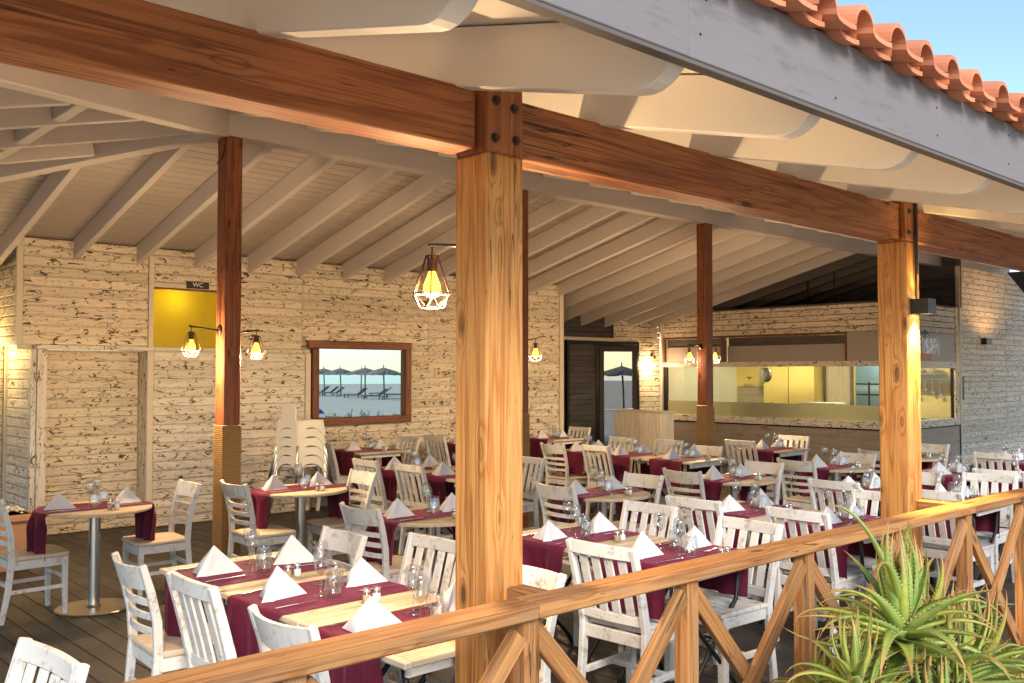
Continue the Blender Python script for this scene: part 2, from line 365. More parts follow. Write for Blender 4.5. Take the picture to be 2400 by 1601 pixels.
    def mesh(s, mats, smooth=False, bev=0.0, name='mesh', fix=True):
        me = bpy.data.meshes.new(name); me.from_pydata(s.v, [], s.f)
        for m in ([mats] if isinstance(mats, str) else mats): me.materials.append(MAT[m])
        if any(s.mi): me.polygons.foreach_set('material_index', s.mi)
        if fix or bev > 0:
            bm = bmesh.new(); bm.from_mesh(me); bmesh.ops.recalc_face_normals(bm, faces=bm.faces[:])
            if bev > 0: bmesh.ops.bevel(bm, geom=[e for e in bm.edges if len(e.link_faces) == 2 and e.calc_face_angle(0) > .6], offset=bev, segments=1, affect='EDGES')
            bm.to_mesh(me); bm.free()
        if smooth: me.polygons.foreach_set('use_smooth', [True]*len(me.polygons))
        me.update(); return me
    def build(s, name, mats, parent=None, smooth=False, bev=0.0, loc=None, fix=True):
        o = bpy.data.objects.new(name, s.mesh(mats, smooth, bev, name, fix)); reg(o, parent)
        if loc is not None: o.location = loc
        return o
def put(name, me, parent=None, loc=(0, 0, 0), rot=(0, 0, 0)):
    o = bpy.data.objects.new(name, me); reg(o, parent); o.location = loc; o.rotation_euler = rot; return o
def point(name, loc, energy, col=(1, .62, .25), r=.03, parent=None):
    d = bpy.data.lights.new(name, 'POINT'); d.energy = energy; d.color = col; d.shadow_soft_size = r
    o = bpy.data.objects.new(name, d); reg(o, parent); o.location = loc; return o
def text_obj(name, s, size, mat, M, parent=None, ext=.002):
    cu = bpy.data.curves.new('txt', 'FONT'); cu.body = s; cu.size = size; cu.align_x = 'CENTER'; cu.align_y = 'CENTER'; cu.extrude = ext
    tmp = bpy.data.objects.new('txt', cu); COL.objects.link(tmp)
    dg = bpy.context.evaluated_depsgraph_get(); me = bpy.data.meshes.new_from_object(tmp.evaluated_get(dg))
    bpy.data.objects.remove(tmp); me.materials.clear(); me.materials.append(MAT[mat])
    o = bpy.data.objects.new(name, me); reg(o, parent); o.matrix_basis = M; return o

# ================================================================== SETTING
Zg = -0.35
# ground: one sheet of sand to the horizon, the sea behind the camera
g = MB(); N = 48
g.add([(-2500, -2500, Zg-.02), (2500, -2500, Zg-.02), (2500, 2500, Zg-.02), (-2500, 2500, Zg-.02)], [(0, 1, 2, 3)])
tag(g.build('sand', 'sand'), kind='structure')
# sea: shoreline across the direction that the mirror looks into
sd = Vector((.56, -.83, 0)).normalized(); sp = Vector((-sd.y, sd.x, 0))
s0 = Vector((0, 21, 0))+sd*168
g = MB(); a = s0+sp*2400; b = s0-sp*2400
g.add([(a.x, a.y, Zg+.0), (b.x, b.y, Zg+.0), (b.x+sd.x*2400, b.y+sd.y*2400, Zg), (a.x+sd.x*2400, a.y+sd.y*2400, Zg)], [(0, 1, 2, 3)])
tag(g.build('sea', 'sea'), kind='structure')
# planting strip in front of the railing, slightly mounded
g = MB()
g.grid(lambda u, v: (-2+u*14, .75+v*1.35, Zg+.02+.16*math.sin(v*math.pi)+.05*mnoise.noise(Vector((u*30, v*5, 3)))), 60, 10)
tag(g.build('planting_bed', 'soil', smooth=True), kind='structure')

# deck of grooved boards running away from the railing
deck = bpy.data.objects.new('deck', None); COL.objects.link(deck); tag(deck, kind='structure')
PITCH = .146; x = -1.6
while x < 22:
    y1 = 11.9 if x < 18 else 7.2
    o = beam('deck_board', (x+PITCH/2, 2.05, -.0125), (x+PITCH/2, y1, -.0125), PITCH-.006, .025, 'deck', deck, .003)
    x += PITCH
beam('deck_edge', (-1.6, 2.03, -.15), (22, 2.03, -.15), .03, .27, 'rail_pine', deck)
box('deck_base', (-1.6, 2.05, -.34), (22, 11.9, -.03), 'black_metal', deck, 0)

# ------------------------------------------------------------------ roof
RX0, RY = 3.5, 7.5           # ridge starts at the first inner post
SF, SR = .245, .255          # front and rear slopes
def zf(y): return 2.76+SF*(y-2.5)          # underside of front rafters
def zr(y): return 3.03+SR*(10.55-y)         # underside of rear rafters
roof = thing('veranda_roof', 'hipped timber veranda roof with painted rafters, grey fascia and clay tiles', 'roof', (0, 0, 0))
# ridge and hips
beam('ridge_beam', (RX0+.06, RY, 3.91), (21.5, RY, 3.91), .16, .26, 'rafter_paint', roof, .006)
beam('hip_beam', (RX0+.02, RY-.02, 3.90), (RX0-5.2, RY-5.22, 3.90-5.2*.238), .14, .26, 'rafter_paint', roof, .006)
beam('hip_beam', (RX0+.02, RY+.02, 3.89), (RX0-4.4, RY+4.42, 3.89-4.4*.262), .14, .24, 'rafter_paint', roof, .006)
beam('purlin', (1.95, 6.1, 3.52), (1.95, 8.95, 3.52), .08, .18, 'rafter_paint', roof)
# front rafters with rounded tails
def tail_mesh(y_in):
    m = MB(); yb = 1.70; zb = zf(yb); D = .21
    pts = [(y_in, zf(y_in)), (y_in, zf(y_in)+D)]
    pts += [(1.535, zf(1.535)+D), (1.535, zf(1.535)+.155)]
    # rounded nose
    c = (1.68, zf(1.68)+.145)
    for k in range(0, 9):
        a = math.pi+ (math.pi/2+.24)*k/8
        pts.append((c[0]+.142*math.cos(a), c[1]+.142*math.sin(a)))
    m.prism(pts, lambda u, v, w: (w, u, v), -.035, .035)
    return m.mesh('eave_paint', bev=.004, name='rafter')
full_tail = tail_mesh(RY-.09)
k = -5
while True:
    xr = 1.325+.754*k
    if xr > 21: break
    y_in = RY-.09 if xr > RX0+.1 else RY-(RX0-xr)-.12
    if y_in > 2.9: put('rafter', full_tail if xr > RX0+.1 else tail_mesh(y_in), roof, (xr, 0, 0))
    k += 1
# rear rafters
k = -3
while True:
    xl = 3.337+.683*k
    if xl > 20.9: break
    y0 = RY+.085 if xl > RX0 else RY+(RX0-xl)+.14
    y1 = 12.35
    beam('rafter', (xl+.035, y0, zr(y0)+.105), (xl+.035, y1, zr(y1)+.105), .07, .205, 'rafter_paint' if xl < 15.0 else 'dark_edge_roof_shade', roof, .005)  # rafters over the kitchen are coloured dark to stand for shade
    k += 1
# jack rafters of the hipped end
for yy in (5.2, 5.9, 6.6, 7.45, 8.2, 8.95, 9.7):
    xs = RX0-abs(RY-yy)-.1
    beam('rafter', (xs, yy, 3.80-.25*(RX0-xs)+.1), (-2.4, yy, 3.80-.25*(RX0+2.4)+.1), .07, .2, 'rafter_paint', roof, .005)
# boards over the rear rafters
nrm = Vector((0, SR, 1)).normalized(); yy = RY+.02; pw = .118; hz = .215
while yy < 12.4:
    xs = RX0-(yy-RY)-.1; ym = yy+pw/2
    beam('ceiling_board', (xs, ym, zr(ym)+hz+.010), (15.24, ym, zr(ym)+hz+.010), pw-.009, .018, 'ceiling_paint', roof, .002, up=nrm)
    beam('ceiling_board', (15.245, ym, zr(ym)+hz+.010), (21, ym, zr(ym)+hz+.010), pw-.005, .018, 'dark_edge_roof_shade', roof, .002, up=nrm)  # boards over the kitchen: the shade is put into their colour
    yy += pw*.97
# soffit sheets over the front rafters
nrm = Vector((0, -SF, 1)).normalized(); k = -5
while 1.325+.754*k < 21:
    xa = 1.325+.754*k; xm = xa+.377
    ye = RY if xm > RX0 else max(2.0, RY-(RX0-xm)+.3)
    L0 = 1.52
    seams = [L0, min(3.9, ye), ye] if ye > 3.95 else [L0, ye]
    for a, b in zip(seams[:-1], seams[1:]):
        beam('soffit_sheet', (xm, a+.002, zf(a)+.225), (xm, b-.002, zf(b)+.225), .751, .016, 'eave_paint', roof, .001, up=nrm)
    k += 1
# weatherproof decks above
m = MB(); zt = .26
A = (RX0, RY, zf(RY)+.24); B = (21.6, RY, zf(RY)+.24); Cc = (21.6, 1.53, zf(1.53)+.243); D = (RX0-5.97, 1.53, zf(1.53)+.243)
E = (RX0-5.0, 12.5, zr(12.5)+.28); F = (21.6, 12.5, zr(12.5)+.28); A2 = (RX0, RY, A[2]); B2 = B
def slab(m, pts, h=.05):
    n = len(pts); vs = list(pts)+[(p[0], p[1], p[2]+h) for p in pts]
    m.add(vs, [tuple(range(n-1, -1, -1)), tuple(range(n, 2*n))]+[(i, (i+1) % n, n+(i+1) % n, n+i) for i in range(n)])
slab(m, [A, B, Cc, D]); slab(m, [B2, A2, E, F]); slab(m, [A, D, E])
m.build('roof_deck', 'ceiling_paint', roof)
# fascia
for a, b in ((-3.0, -.6), (-.6, 2.03), (2.03, 5.02), (5.02, 8.0), (8.0, 11.0), (11.0, 14.0), (14.0, 21.4)): box('fascia_board', (a+.001, 1.49, 2.605), (b-.001, 1.525, 2.85), 'fascia_grey', roof, .003)
nb = MB(); nb.lathe([(0, 0), (.0038, 0), (.0038, .002), (0, .003)], 8); nail_me = nb.mesh('black_metal', name='nail_head')
for k in range(-2, 9):
    for dz in (2.66, 2.79):
        if random.random() < .8: put('nail_head', nail_me, roof, (1.325+.754*k+random.uniform(-.03, .03), 1.4895, dz+random.uniform(-.02, .02)), (R(90), 0, 0))
box('fascia_edge', (-3.0, 1.494, 2.592), (21.4, 1.530, 2.6045), 'dark_edge_roof_shade', roof, .001)
# S-shaped clay tiles
def tile_mesh():
    m = MB(); P = .23; L = .42; th = .016; prof = []
    # barrel then shallow pan, u across
    for k in range(11):
        a = math.pi-math.pi*k/10
        prof.append((.054+.056*math.cos(a), .010+.060*math.sin(a)))
    prof += [(.124, -.002), (.150, -.008), (.200, -.010), (.236, -.006)]
    n = len(prof); vs = []
    for (yy, dz) in ((0, 0), (L, .0)):
        for (u, v) in prof: vs.append((u, yy, v+dz+SF*yy))
        for (u, v) in prof: vs.append((u*1.0, yy, v+dz+SF*yy-th))
    fs = []
    for i in range(n-1):
        fs += [(i, i+1, 2*n+i+1, 2*n+i), (n+i, 3*n+i, 3*n+i+1, n+i+1), (i, n+i, n+i+1, i+1), (2*n+i, 2*n+i+1, 3*n+i+1, 3*n+i)]
    fs += [(0, 2*n, 3*n, n), (n-1, 2*n-1, 4*n-1, 3*n-1)]
    m.add(vs, fs); return m.mesh('tile', smooth=False, name='roof_tile')
tm = tile_mesh()
for row in range(3):
    for k in range(-4, 30):
        X = 2.60+.2315*k
        o = put('roof_tile', tm, roof, (X-.062+random.uniform(-.004, .004), 1.395+row*.34+random.uniform(-.012, .008), 2.865+row*(.34*SF+.012)+random.uniform(-.004, .004)), (random.uniform(-.012, .012)+(.0 if row else .0), random.uniform(-.02, .02), random.uniform(-.015, .015)))
# under-course: a second layer of tile ends bedded on the fascia
for k in range(-4, 30):
    put('roof_tile', tm, roof, (2.60+.2315*k+.045+random.uniform(-.006, .006), 1.44+random.uniform(-.012, .012), 2.852), (0, random.uniform(-.03, .03), random.uniform(-.02, .02)))
# ------------------------------------------------------------------ front beam and columns
fb = thing('front_beam', 'long dark brown glued timber beam over the front columns', 'beam', (0, 2.57, 2.56))
beam('timber', (-3.2, 2.572, 2.662), (2.135, 2.572, 2.662), .14, .212, 'beam_brown', fb, .006)
beam('timber', (2.352, 2.572, 2.662), (5.475, 2.572, 2.662), .14, .212, 'beam_brown', fb, .006)
beam('timber', (5.69, 2.572, 2.662), (8.80, 2.572, 2.662), .14, .212, 'beam_brown', fb, .006)
beam('timber', (9.02, 2.572, 2.662), (20.5, 2.572, 2.662), .14, .212, 'beam_brown', fb, .006)
def column(xc, label, z1=2.80):
    t = thing('timber_column', label, 'column', (xc, 2.566, 0), group='front columns of the veranda')
    beam('shaft', (xc, 2.566, 0), (xc, 2.566, 2.548), .18, .18, 'column_pine', t, .007, (0, 1, 0))
    beam('head', (xc, 2.566, 2.549), (xc, 2.566, z1), .18, .18, 'beam_brown', t, .007, (0, 1, 0))
    for dx in (-.045, .045):
        for z in (2.60, 2.73):
            b = MB(); b.lathe([(0, -.008), (.019, -.008), (.019, 0), (.012, .004), (.012, .012), (.0, .012)], 10)
            o = b.build('bolt', 'bronze', t); o.location = (dx+random.uniform(-.008, .008), -.091, z+random.uniform(-.008, .008)); o.rotation_euler = (R(90), 0, 0)
    return t
c1 = column(2.256, 'foreground honey-pine column that splits the view, lantern behind it')
c2 = column(5.588, 'right-hand honey-pine column carrying a black box lamp')
c3 = column(8.92, 'pine column just past the right edge of the view')

# inner posts
def inner_post(xc, label, yc=7.5):
    t = thing('inner_post', label, 'post', (xc, yc, 0), group='inner posts under the ridge')
    beam('shaft', (xc, yc, 0), (xc, yc, 3.775), .155, .155, 'post_dark', t, .006, (0, 1, 0))
    m = MB(); hw = .092; z = .19; n = 0
    # rope coils: stacked rounded rings round the square post
    prof = []
    pitch = .0165; zz = .19
    def ring(r, z): return [(-r, -r, z), (r, -r, z), (r, r, z), (-r, r, z)]
    rings = []
    while zz < 1.31:
        rings += [ring(.079, zz), ring(.088, zz+.0045), ring(.088, zz+.0115)]; zz += pitch
    rings.append(ring(.079, zz))
    vs = [p for r in rings for p in r]; fs = [(i*4+k, i*4+(k+1) % 4, (i+1)*4+(k+1) % 4, (i+1)*4+k) for i in range(len(rings)-1) for k in range(4)]
    fs += [tuple(range(3, -1, -1)), tuple((len(rings)-1)*4+k for k in range(4))]
    m.add(vs, fs); m.build('rope_wrap', 'rope', t)
    return t
p1 = inner_post(3.62, 'dark brown inner post with rope wrap, left, in front of the yellow window')
p2 = inner_post(7.03, 'dark brown inner post mostly hidden behind the foreground column')
p3 = inner_post(10.50, 'dark brown rope-wrapped inner post in front of the kitchen window')
# cable tail at the head of the left inner post
m = MB(); m.tube([(-.08, -.085, 3.80), (-.082, -.09, 3.72), (-.10, -.09, 3.62), (-.12, -.088, 3.56), (-.16, -.085, 3.52)], .006, 6); m.build('cable', 'black_metal', p1, smooth=True)

# ------------------------------------------------------------------ plank walls
def boards(parent, axis, fixed, a0, a1, z0, z1, mat, pitch=.105, th=.022, split=None, name='board'):
    z = z0
    cuts = [a0]+(split or [])+[a1]
    while z < z1-.02:
        h = min(pitch, z1-z)
        for c0, c1 in zip(cuts[:-1], cuts[1:]):
            zc = z+h/2; off = random.uniform(-.0015, .0015)
            if axis == 'x': beam(name, (c0+.001, fixed+th/2+off, zc), (c1-.001, fixed+th/2+off, zc), th, h-.010, mat, parent, .007)
            else: beam(name, (fixed+th/2+off, c0+.001, zc), (fixed+th/2+off, c1-.001, zc), th, h-.010, mat, parent, .007)
        z += pitch
YU, YL = 10.65, 10.55
bw = thing('back_wall', 'long cream plank wall scribbled with dark worm tracks behind the tables', 'wall', (6.8, 10.7, 0))
box('backing', (2.78, YU+.023, 0), (10.95, YU+.10, 3.19), 'trim_paint', bw, 0)   # solid behind the boards
# upper wall, left of, above and right of the yellow window
boards(bw, 'x', YU, 2.84, 4.16, 2.05, 3.19, 'worm_board')
boards(bw, 'x', YU, 4.22, 5.17, 2.80, 3.19, 'worm_board')
boards(bw, 'x', YU, 5.23, 10.89, 2.05, 3.19, 'worm_board', split=[6.15, 8.2])
boards(bw, 'x', YU, 6.24, 10.89, 0.0, 2.05, 'worm_board', split=[8.6])
for nm, lo, hi in (('corner_trim', (2.775, YU-.018, 2.05), (2.837, YU+.024, 3.19)), ('window_trim', (4.163, YU-.016, 2.05), (4.217, YU+.024, 3.10)), ('window_trim', (5.173, YU-.016, 2.05), (5.227, YU+.024, 3.10)),
                   ('window_trim', (4.219, YU-.014, 2.745), (5.171, YU+.024, 2.798)), ('corner_trim', (10.893, YU-.02, 0), (10.96, YU+.10, 3.10))):
    box(nm, lo, hi, 'trim_paint', bw, .003)
# lower casing that stands proud, with the niche cut into it
boards(bw, 'x', YL, 4.19, 6.14, 0.0, 2.0, 'worm_white', split=[5.2])
box('casing_back', (4.129, YL+.024, 0), (6.2, YU-.003, 2.0), 'trim_paint', bw, 0)
boards(bw, 'x', YU+.15, 3.065, 4.115, 0.0, 1.99, 'worm_board'); box('niche_back', (3.0, YU+.174, 0), (4.2, YU+.20, 2.0), 'trim_paint', bw, 0); box('niche_soffit', (3.061, YU-.001, 1.992), (4.117, YU+.173, 2.001), 'trim_paint', bw, 0)
box('niche_jamb', (4.118, YL-.014, 0), (4.186, YL+.022, 2.0), 'trim_paint', bw, .003)
box('niche_side', (4.119, YL+.0245, 0), (4.1275, YU+.149, 1.99), 'worm_board', bw, 0)
box('niche_jamb', (2.965, YL-.016, 0), (3.06, YU-.002, 2.0), 'worm_white', bw, .003)
box('niche_head', (2.955, YL-.022, 2.003), (4.25, YU-.002, 2.048), 'worm_white', bw, .003)
box('ledge', (4.253, YL-.01, 2.003), (6.20, YU-.002, 2.044), 'worm_white', bw, .003)
box('corner_trim', (6.145, YL-.015, 0), (6.215, YU-.002, 2.0), 'trim_paint', bw, .003)
# return wall on the left
lw_ = thing('return_wall', 'white plank side wall at the left edge, lit by a lamp', 'wall', (2.95, 11.1, 0))
boards(lw_, 'y', 2.94, 10.66, 11.55, 0.0, 2.05, 'worm_white')
boards(lw_, 'y', 2.80, 10.76, 11.55, 2.05, 2.95, 'worm_board')
box('corner_trim', (2.91, 10.562, 0), (2.962, 10.655, 2.0), 'worm_white', lw_, .003)
box('corner_trim', (2.915, 11.552, 0), (2.975, 11.60, 2.05), 'trim_paint', lw_, .003)
boards(lw_, 'x', 11.60, -2.2, 2.91, 0.0, 2.9, 'worm_board', split=[.4])
box('backing', (2.964, 10.66, 0), (2.99, 11.62, 2.049), 'trim_paint', lw_, 0); box('backing', (2.824, 10.76, 2.05), (2.86, 11.62, 3.0), 'trim_paint', lw_, 0); box('backing', (-2.2, 11.624, 0), (2.95, 11.66, 3.0), 'trim_paint', lw_, 0)
# yellow lit room behind the WC window
wc = thing('wc_window', 'yellow-lit frosted WC window high in the plank wall', 'window', (4.7, 10.7, 2.05))
box('pane', (4.222, YU+.03, 2.052), (5.168, YU+.036, 2.743), 'wc_glass', wc, 0)
box('head_frame', (4.222, YU-.002, 2.722), (5.168, YU+.028, 2.742), 'frame_wood', wc, .001)
box('room_wall', (4.15, 11.5, 1.9), (5.25, 11.53, 2.9), 'wc_yellow', wc, 0)
box('room_side', (4.14, 10.76, 1.9), (4.17, 11.5, 2.9), 'wc_yellow', wc, 0); box('room_side', (5.23, 10.76, 1.9), (5.26, 11.5, 2.9), 'wc_yellow', wc, 0)
box('room_floor', (4.15, 10.76, 1.86), (5.25, 11.5, 1.89), 'wc_yellow', wc, 0); box('room_ceiling', (4.15, 10.76, 2.91), (5.25, 11.5, 2.94), 'wc_yellow', wc, 0)
point('ceiling_lamp', (4.50-4.7, 10.88-10.7, 2.62-2.05), 3.0, (1, .80, .22), .05, wc)
# cut the backing where the window opening is: backing is rebuilt in four pieces
bk = [o for o in children(bw) if o.name.startswith('backing')][0]; CH[bw.name].remove(bk); bpy.data.objects.remove(bk)
for lo, hi in (((2.80, YU+.023, 2.005), (4.2, YU+.10, 3.19)), ((5.19, YU+.023, 0), (10.95, YU+.10, 3.19)), ((4.2, YU+.023, 0), (5.19, YU+.10, 2.04)), ((4.2, YU+.023, 2.76), (5.19, YU+.10, 3.19))):
    box('backing', lo, hi, 'trim_paint', bw, 0)
# WC sign
ws = thing('wc_sign', 'small black WC sign above the yellow window', 'sign', (4.72, YU-.02, 2.79))
box('plate', (4.60, YU-.018, 2.750), (4.88, YU-.006, 2.835), 'sign_black', ws, .002)
M = Matrix.Rotation(R(90), 4, 'X'); M.translation = Vector((.02, -.0, .004)); text_obj('lettering', 'WC', .075, 'letter_pale', M, ws)

# mirror
mr = thing('wall_mirror', 'beach mirror in a rough dark brown timber frame on the plank wall', 'mirror', (7.0, YU, 1.6))
X0, X1, Z0, Z1 = 6.36, 7.74, 1.16, 2.07
box('glass_plate', (X0-.03, YU-.022, Z0-.03), (X1+.03, YU-.012, Z1+.03), 'mirror', mr, 0)
box('frame_bar', (X0-.16, YU-.095, Z1-.002), (X1+.10, YU-.010, Z1+.10), 'frame_wood', mr, .008)
box('frame_bar', (X0-.10, YU-.09, Z0-.095), (X1+.10, YU-.010, Z0+.002), 'frame_wood', mr, .008)
box('frame_bar', (X0-.098, YU-.088, Z0+.003), (X0+.0, YU-.010, Z1-.003), 'frame_wood', mr, .008)
box('frame_bar', (X1-.0, YU-.092, Z0+.003), (X1+.098, YU-.010, Z1-.003), 'frame_wood', mr, .008)
# small fitting near the corner of the back wall
sw = box('wall_socket', (10.05, YU-.02, 1.58), (10.17, YU-.001, 1.70), 'trim_paint'); tag(sw, 'small square socket plate on plank wall near its right end', 'socket')

# ------------------------------------------------------------------ door bay
YD = 12.0
db = thing('door_wall', 'plank wall bay with dark transom beside the kitchen', 'wall', (13.8, YD+.05, 0))
boards(db, 'x', YD, 13.80, 15.24, 2.36, 2.85, 'worm_board')
boards(db, 'x', YD, 14.56, 15.24, 0.0, 2.36, 'worm_board')
box('lintel', (12.35, YD-.03, 2.36), (13.797, YD+.03, 2.425), 'trim_paint', db, .003)
boards(db, 'x', YD+.05, 12.3, 13.79, 2.43, 2.9, 'dark_plank')
box('backing', (12.3, YD+.60, 0), (15.3, YD+.66, 2.85), 'dark_plank', db, 0); box('backing', (12.3, YD+.08, 0), (13.27, YD+.12, 2.42), 'dark_plank', db, 0); box('backing', (14.58, YD+.024, 0), (15.24, YD+.06, 2.4), 'dark_plank', db, 0); box('backing', (13.2, YD+.08, 2.36), (15.24, YD+.12, 2.85), 'dark_plank', db, 0)
box('end_wall', (10.962, YU+.002, 0), (11.0, 12.1, 3.10), 'trim_paint', db, 0)
box('end_wall', (11.0, YD+.08, 0), (12.3, YD+.12, 2.9), 'dark_plank', db, 0)
dr = thing('entrance_door', 'dark framed door with a glass leaf reflecting beach and sea', 'door', (13.5, YD, 0))
box('frame', (12.47, YD-.02, 2.30), (14.55, YD+.04, 2.356), 'black_metal', dr, .003)
box('frame', (12.47, YD-.02, 0), (12.53, YD+.04, 2.298), 'black_metal', dr, .003); box('frame', (14.49, YD-.02, 0), (14.55, YD+.04, 2.298), 'black_metal', dr, .003)
box('frame', (13.27, YD-.02, 0), (13.33, YD+.04, 2.298), 'bronze', dr, .003)
z = .02
while z < 2.28: box('louvre', (12.535, YD-.0, z), (13.265, YD+.02, z+.098), 'dark_plank', dr, .004); z += .103
HG = Vector((14.485, YD+.0, 0)); LU = Vector((-.866, .5, 0)); LN = Vector((-.5, -.866, 0))
def leaf(nm, a, b, z0, z1, th, mat, off=0.0):
    p = HG+LU*((a+b)/2)+LN*off
    if z1-z0 > b-a: beam(nm, p+Vector((0, 0, z0)), p+Vector((0, 0, z1)), b-a, th, mat, dr, .003 if th > .01 else 0, LN)
    else:
        q = Vector((0, 0, (z0+z1)/2)); beam(nm, HG+LU*a+LN*off+q, HG+LU*b+LN*off+q, th, z1-z0, mat, dr, .003)
leaf('leaf_stile', 0, .095, .02, 2.29, .04, 'bronze'); leaf('leaf_stile', .69, .79, .02, 2.29, .04, 'bronze')
leaf('leaf_rail', .096, .689, 2.17, 2.288, .036, 'bronze'); leaf('leaf_rail', .096, .689, .02, .16, .036, 'bronze')
leaf('pane', .09, .695, .15, 2.18, .006, 'door_glass')
leaf('push_bar', .09, .70, 1.02, 1.035, .02, 'steel', .03)

# ------------------------------------------------------------------ kitchen
XK, YK = 15.26, 7.08
kt = thing('kitchen_booth', 'kitchen booth with serving window, yellow lit room and plank bands', 'kitchen', (16.5, 9.5, 0))
# side facing the tables (x = XK)
y = YK+.06; n = 5; step = (11.95-y)/n
for i in range(n): box('front_panel', (XK, y+i*step+.002, 0), (XK+.03, y+(i+1)*step-.002, .765), 'ply_grey', kt, .002)
box('counter_line', (XK-.012, YK+.02, .766), (XK+.04, 11.95, .79), 'black_metal', kt, .002)
box('sill_board', (XK-.02, YK+.06, .791), (XK+.12, 11.95, .915), 'worm_white', kt, .003)
box('window_head', (XK-.015, YK+.06, 1.865), (XK+.06, 11.95, 1.955), 'worm_white', kt, .003)
boards(kt, 'y', XK, YK+.06, 11.95, 2.46, 2.95, 'worm_board', split=[9.6])
box('corner_post', (XK-.004, YK-.004, 0), (XK+.058, YK+.058, 2.95), 'trim_paint', kt, .003)
for a, b in ((YK+.06, 9.35), (9.35, 11.0), (11.0, 11.86)):
    box('window_pane', (XK+.05, a+.004, 1.19), (XK+.056, b-.004, 1.864), 'window_glass', kt, 0)
    box('frosted_pane', (XK+.05, a+.004, .916), (XK+.056, b-.004, 1.188), 'frosted', kt, 0)
box('window_post', (XK+.02, 11.865, .916), (XK+.08, 11.95, 1.864), 'black_metal', kt, .002)
# upper strip: dark glazed opening then a plain panel
box('upper_panel', (XK+.005, YK+.06, 1.956), (XK+.03, 7.93, 2.458), 'panel_grey', kt, .002)
for a, b in ((7.94, 10.45), (10.52, 11.93)):
    box('upper_frame', (XK-.01, a, 2.425), (XK+.04, b, 2.457), 'frame_wood', kt, .002)
    box('upper_frame', (XK-.01, a, 1.957), (XK+.04, a+.03, 2.424), 'frame_wood', kt, .002); box('upper_frame', (XK-.01, b-.03, 1.957), (XK+.04, b, 2.424), 'frame_wood', kt, .002)
    box('roller_box', (XK+.10, a+.03, 2.26), (XK+.16, b-.03, 2.424), 'dark_plank', kt, .002)
    box('upper_board', (XK+.06, a+.03, 1.957), (XK+.08, b-.03, 2.262), 'panel_grey', kt, .002)
# side facing the railing (y = YK)
box('front_panel', (XK+.06, YK, 0), (17.86, YK+.03, .765), 'ply_grey', kt, .002)
box('counter_line', (XK-.012, YK-.014, .7665), (17.90, YK+.018, .79), 'black_metal', kt, .002); box('counter_line', (17.862, YK-.012, 0), (17.902, YK+.03, .765), 'black_metal', kt, .002)
box('sill_board', (XK+.06, YK-.02, .791), (17.83, YK+.1, .915), 'worm_white', kt, .003)
box('window_pane', (XK+.062, YK+.03, .916), (17.6, YK+.036, 1.83), 'window_glass', kt, 0)
box('window_post', (17.602, YK, .916), (17.64, YK+.05, 1.83), 'black_metal', kt, .002); box('corner_post', (17.72, YK-.01, .916), (17.84, YK+.05, 2.96), 'worm_board', kt, .003)
box('window_head', (XK+.06, YK-.015, 1.832), (17.718, YK+.06, 1.955), 'worm_white', kt, .003)
box('upper_panel', (XK+.06, YK, 1.956), (17.718, YK+.03, 2.458), 'panel_grey', kt, .002)
boards(kt, 'x', YK, XK+.06, 17.718, 2.46, 2.95, 'worm_board')
box('ceiling', (XK+.03, YK+.03, 2.952), (17.95, 11.95, 2.98), 'dark_plank', kt, 0)
box('band_backing', (XK+.024, YK+.06, 2.458), (XK+.045, 11.95, 2.951), 'dark_plank', kt, 0); box('band_backing', (XK+.06, YK+.024, 2.458), (17.718, YK+.045, 2.951), 'dark_plank', kt, 0)
box('corner_post', (XK-.02, 11.952, 0), (XK+.07, 11.998, 2.95), 'trim_paint', kt, .003); box('upper_mullion', (XK-.008, 10.452, 1.957), (XK+.06, 10.518, 2.457), 'dark_plank', kt, .002); box('upper_mullion', (XK+.0, 11.932, 1.957), (XK+.06, 11.951, 2.457), 'dark_plank', kt, .002)
# room inside
XB = 17.85
box('room_wall', (XB, YK+.06, 0), (XB+.05, 8.55, 2.95), 'kitchen_yellow', kt, 0)
box('room_wall', (XB, 9.12, 0), (XB+.05, 11.95, 2.95), 'kitchen_yellow', kt, 0)
box('room_wall', (XB, 8.55, 2.1), (XB+.05, 9.12, 2.95), 'kitchen_yellow', kt, 0)
box('far_wall', (XB+1.2, 7.9, 0), (XB+1.25, 10.0, 2.6), 'kitchen_blue', kt, 0)
box('room_wall', (XK+.08, 11.9, 0), (XB, 11.94, 2.95), 'kitchen_white', kt, 0)
for zz in (1.28, 1.50): box('store_shelf', (XB+.5, 8.3, zz), (XB+.9, 9.6, zz+.03), 'black_metal', kt, .002)
for yy in (8.6, 8.8, 9.05): box('store_shelf_post', (XB+.48, yy, .9), (XB+.51, yy+.03, 1.56), 'black_metal', kt, .001)
box('inner_door', (XB-.05, 9.2, 0), (XB-.01, 9.72, 1.98), 'ply_grey', kt, .003); box('door_trim', (XB-.055, 9.14, 0), (XB-.005, 9.195, 2.03), 'dark_plank', kt, .002); box('door_trim', (XB-.055, 9.725, 0), (XB-.005, 9.775, 2.03), 'dark_plank', kt, .002)
for yy in (9.82, 10.42): box('cupboard', (XB-.35, yy, 1.1), (XB-.02, yy+.58, 2.05), 'kitchen_yellow', kt, .004)
box('counter', (XB-.55, 9.8, 0), (XB-.02, 11.85, .95), 'kitchen_white', kt, .004); box('splash', (XB-.04, 11.02, .96), (XB-.02, 11.85, 1.45), 'ply_grey', kt, .002)
box('plate_shelf', (XB-.42, 7.3, 1.72), (XB-.02, 8.3, 1.74), 'steel', kt, .002)
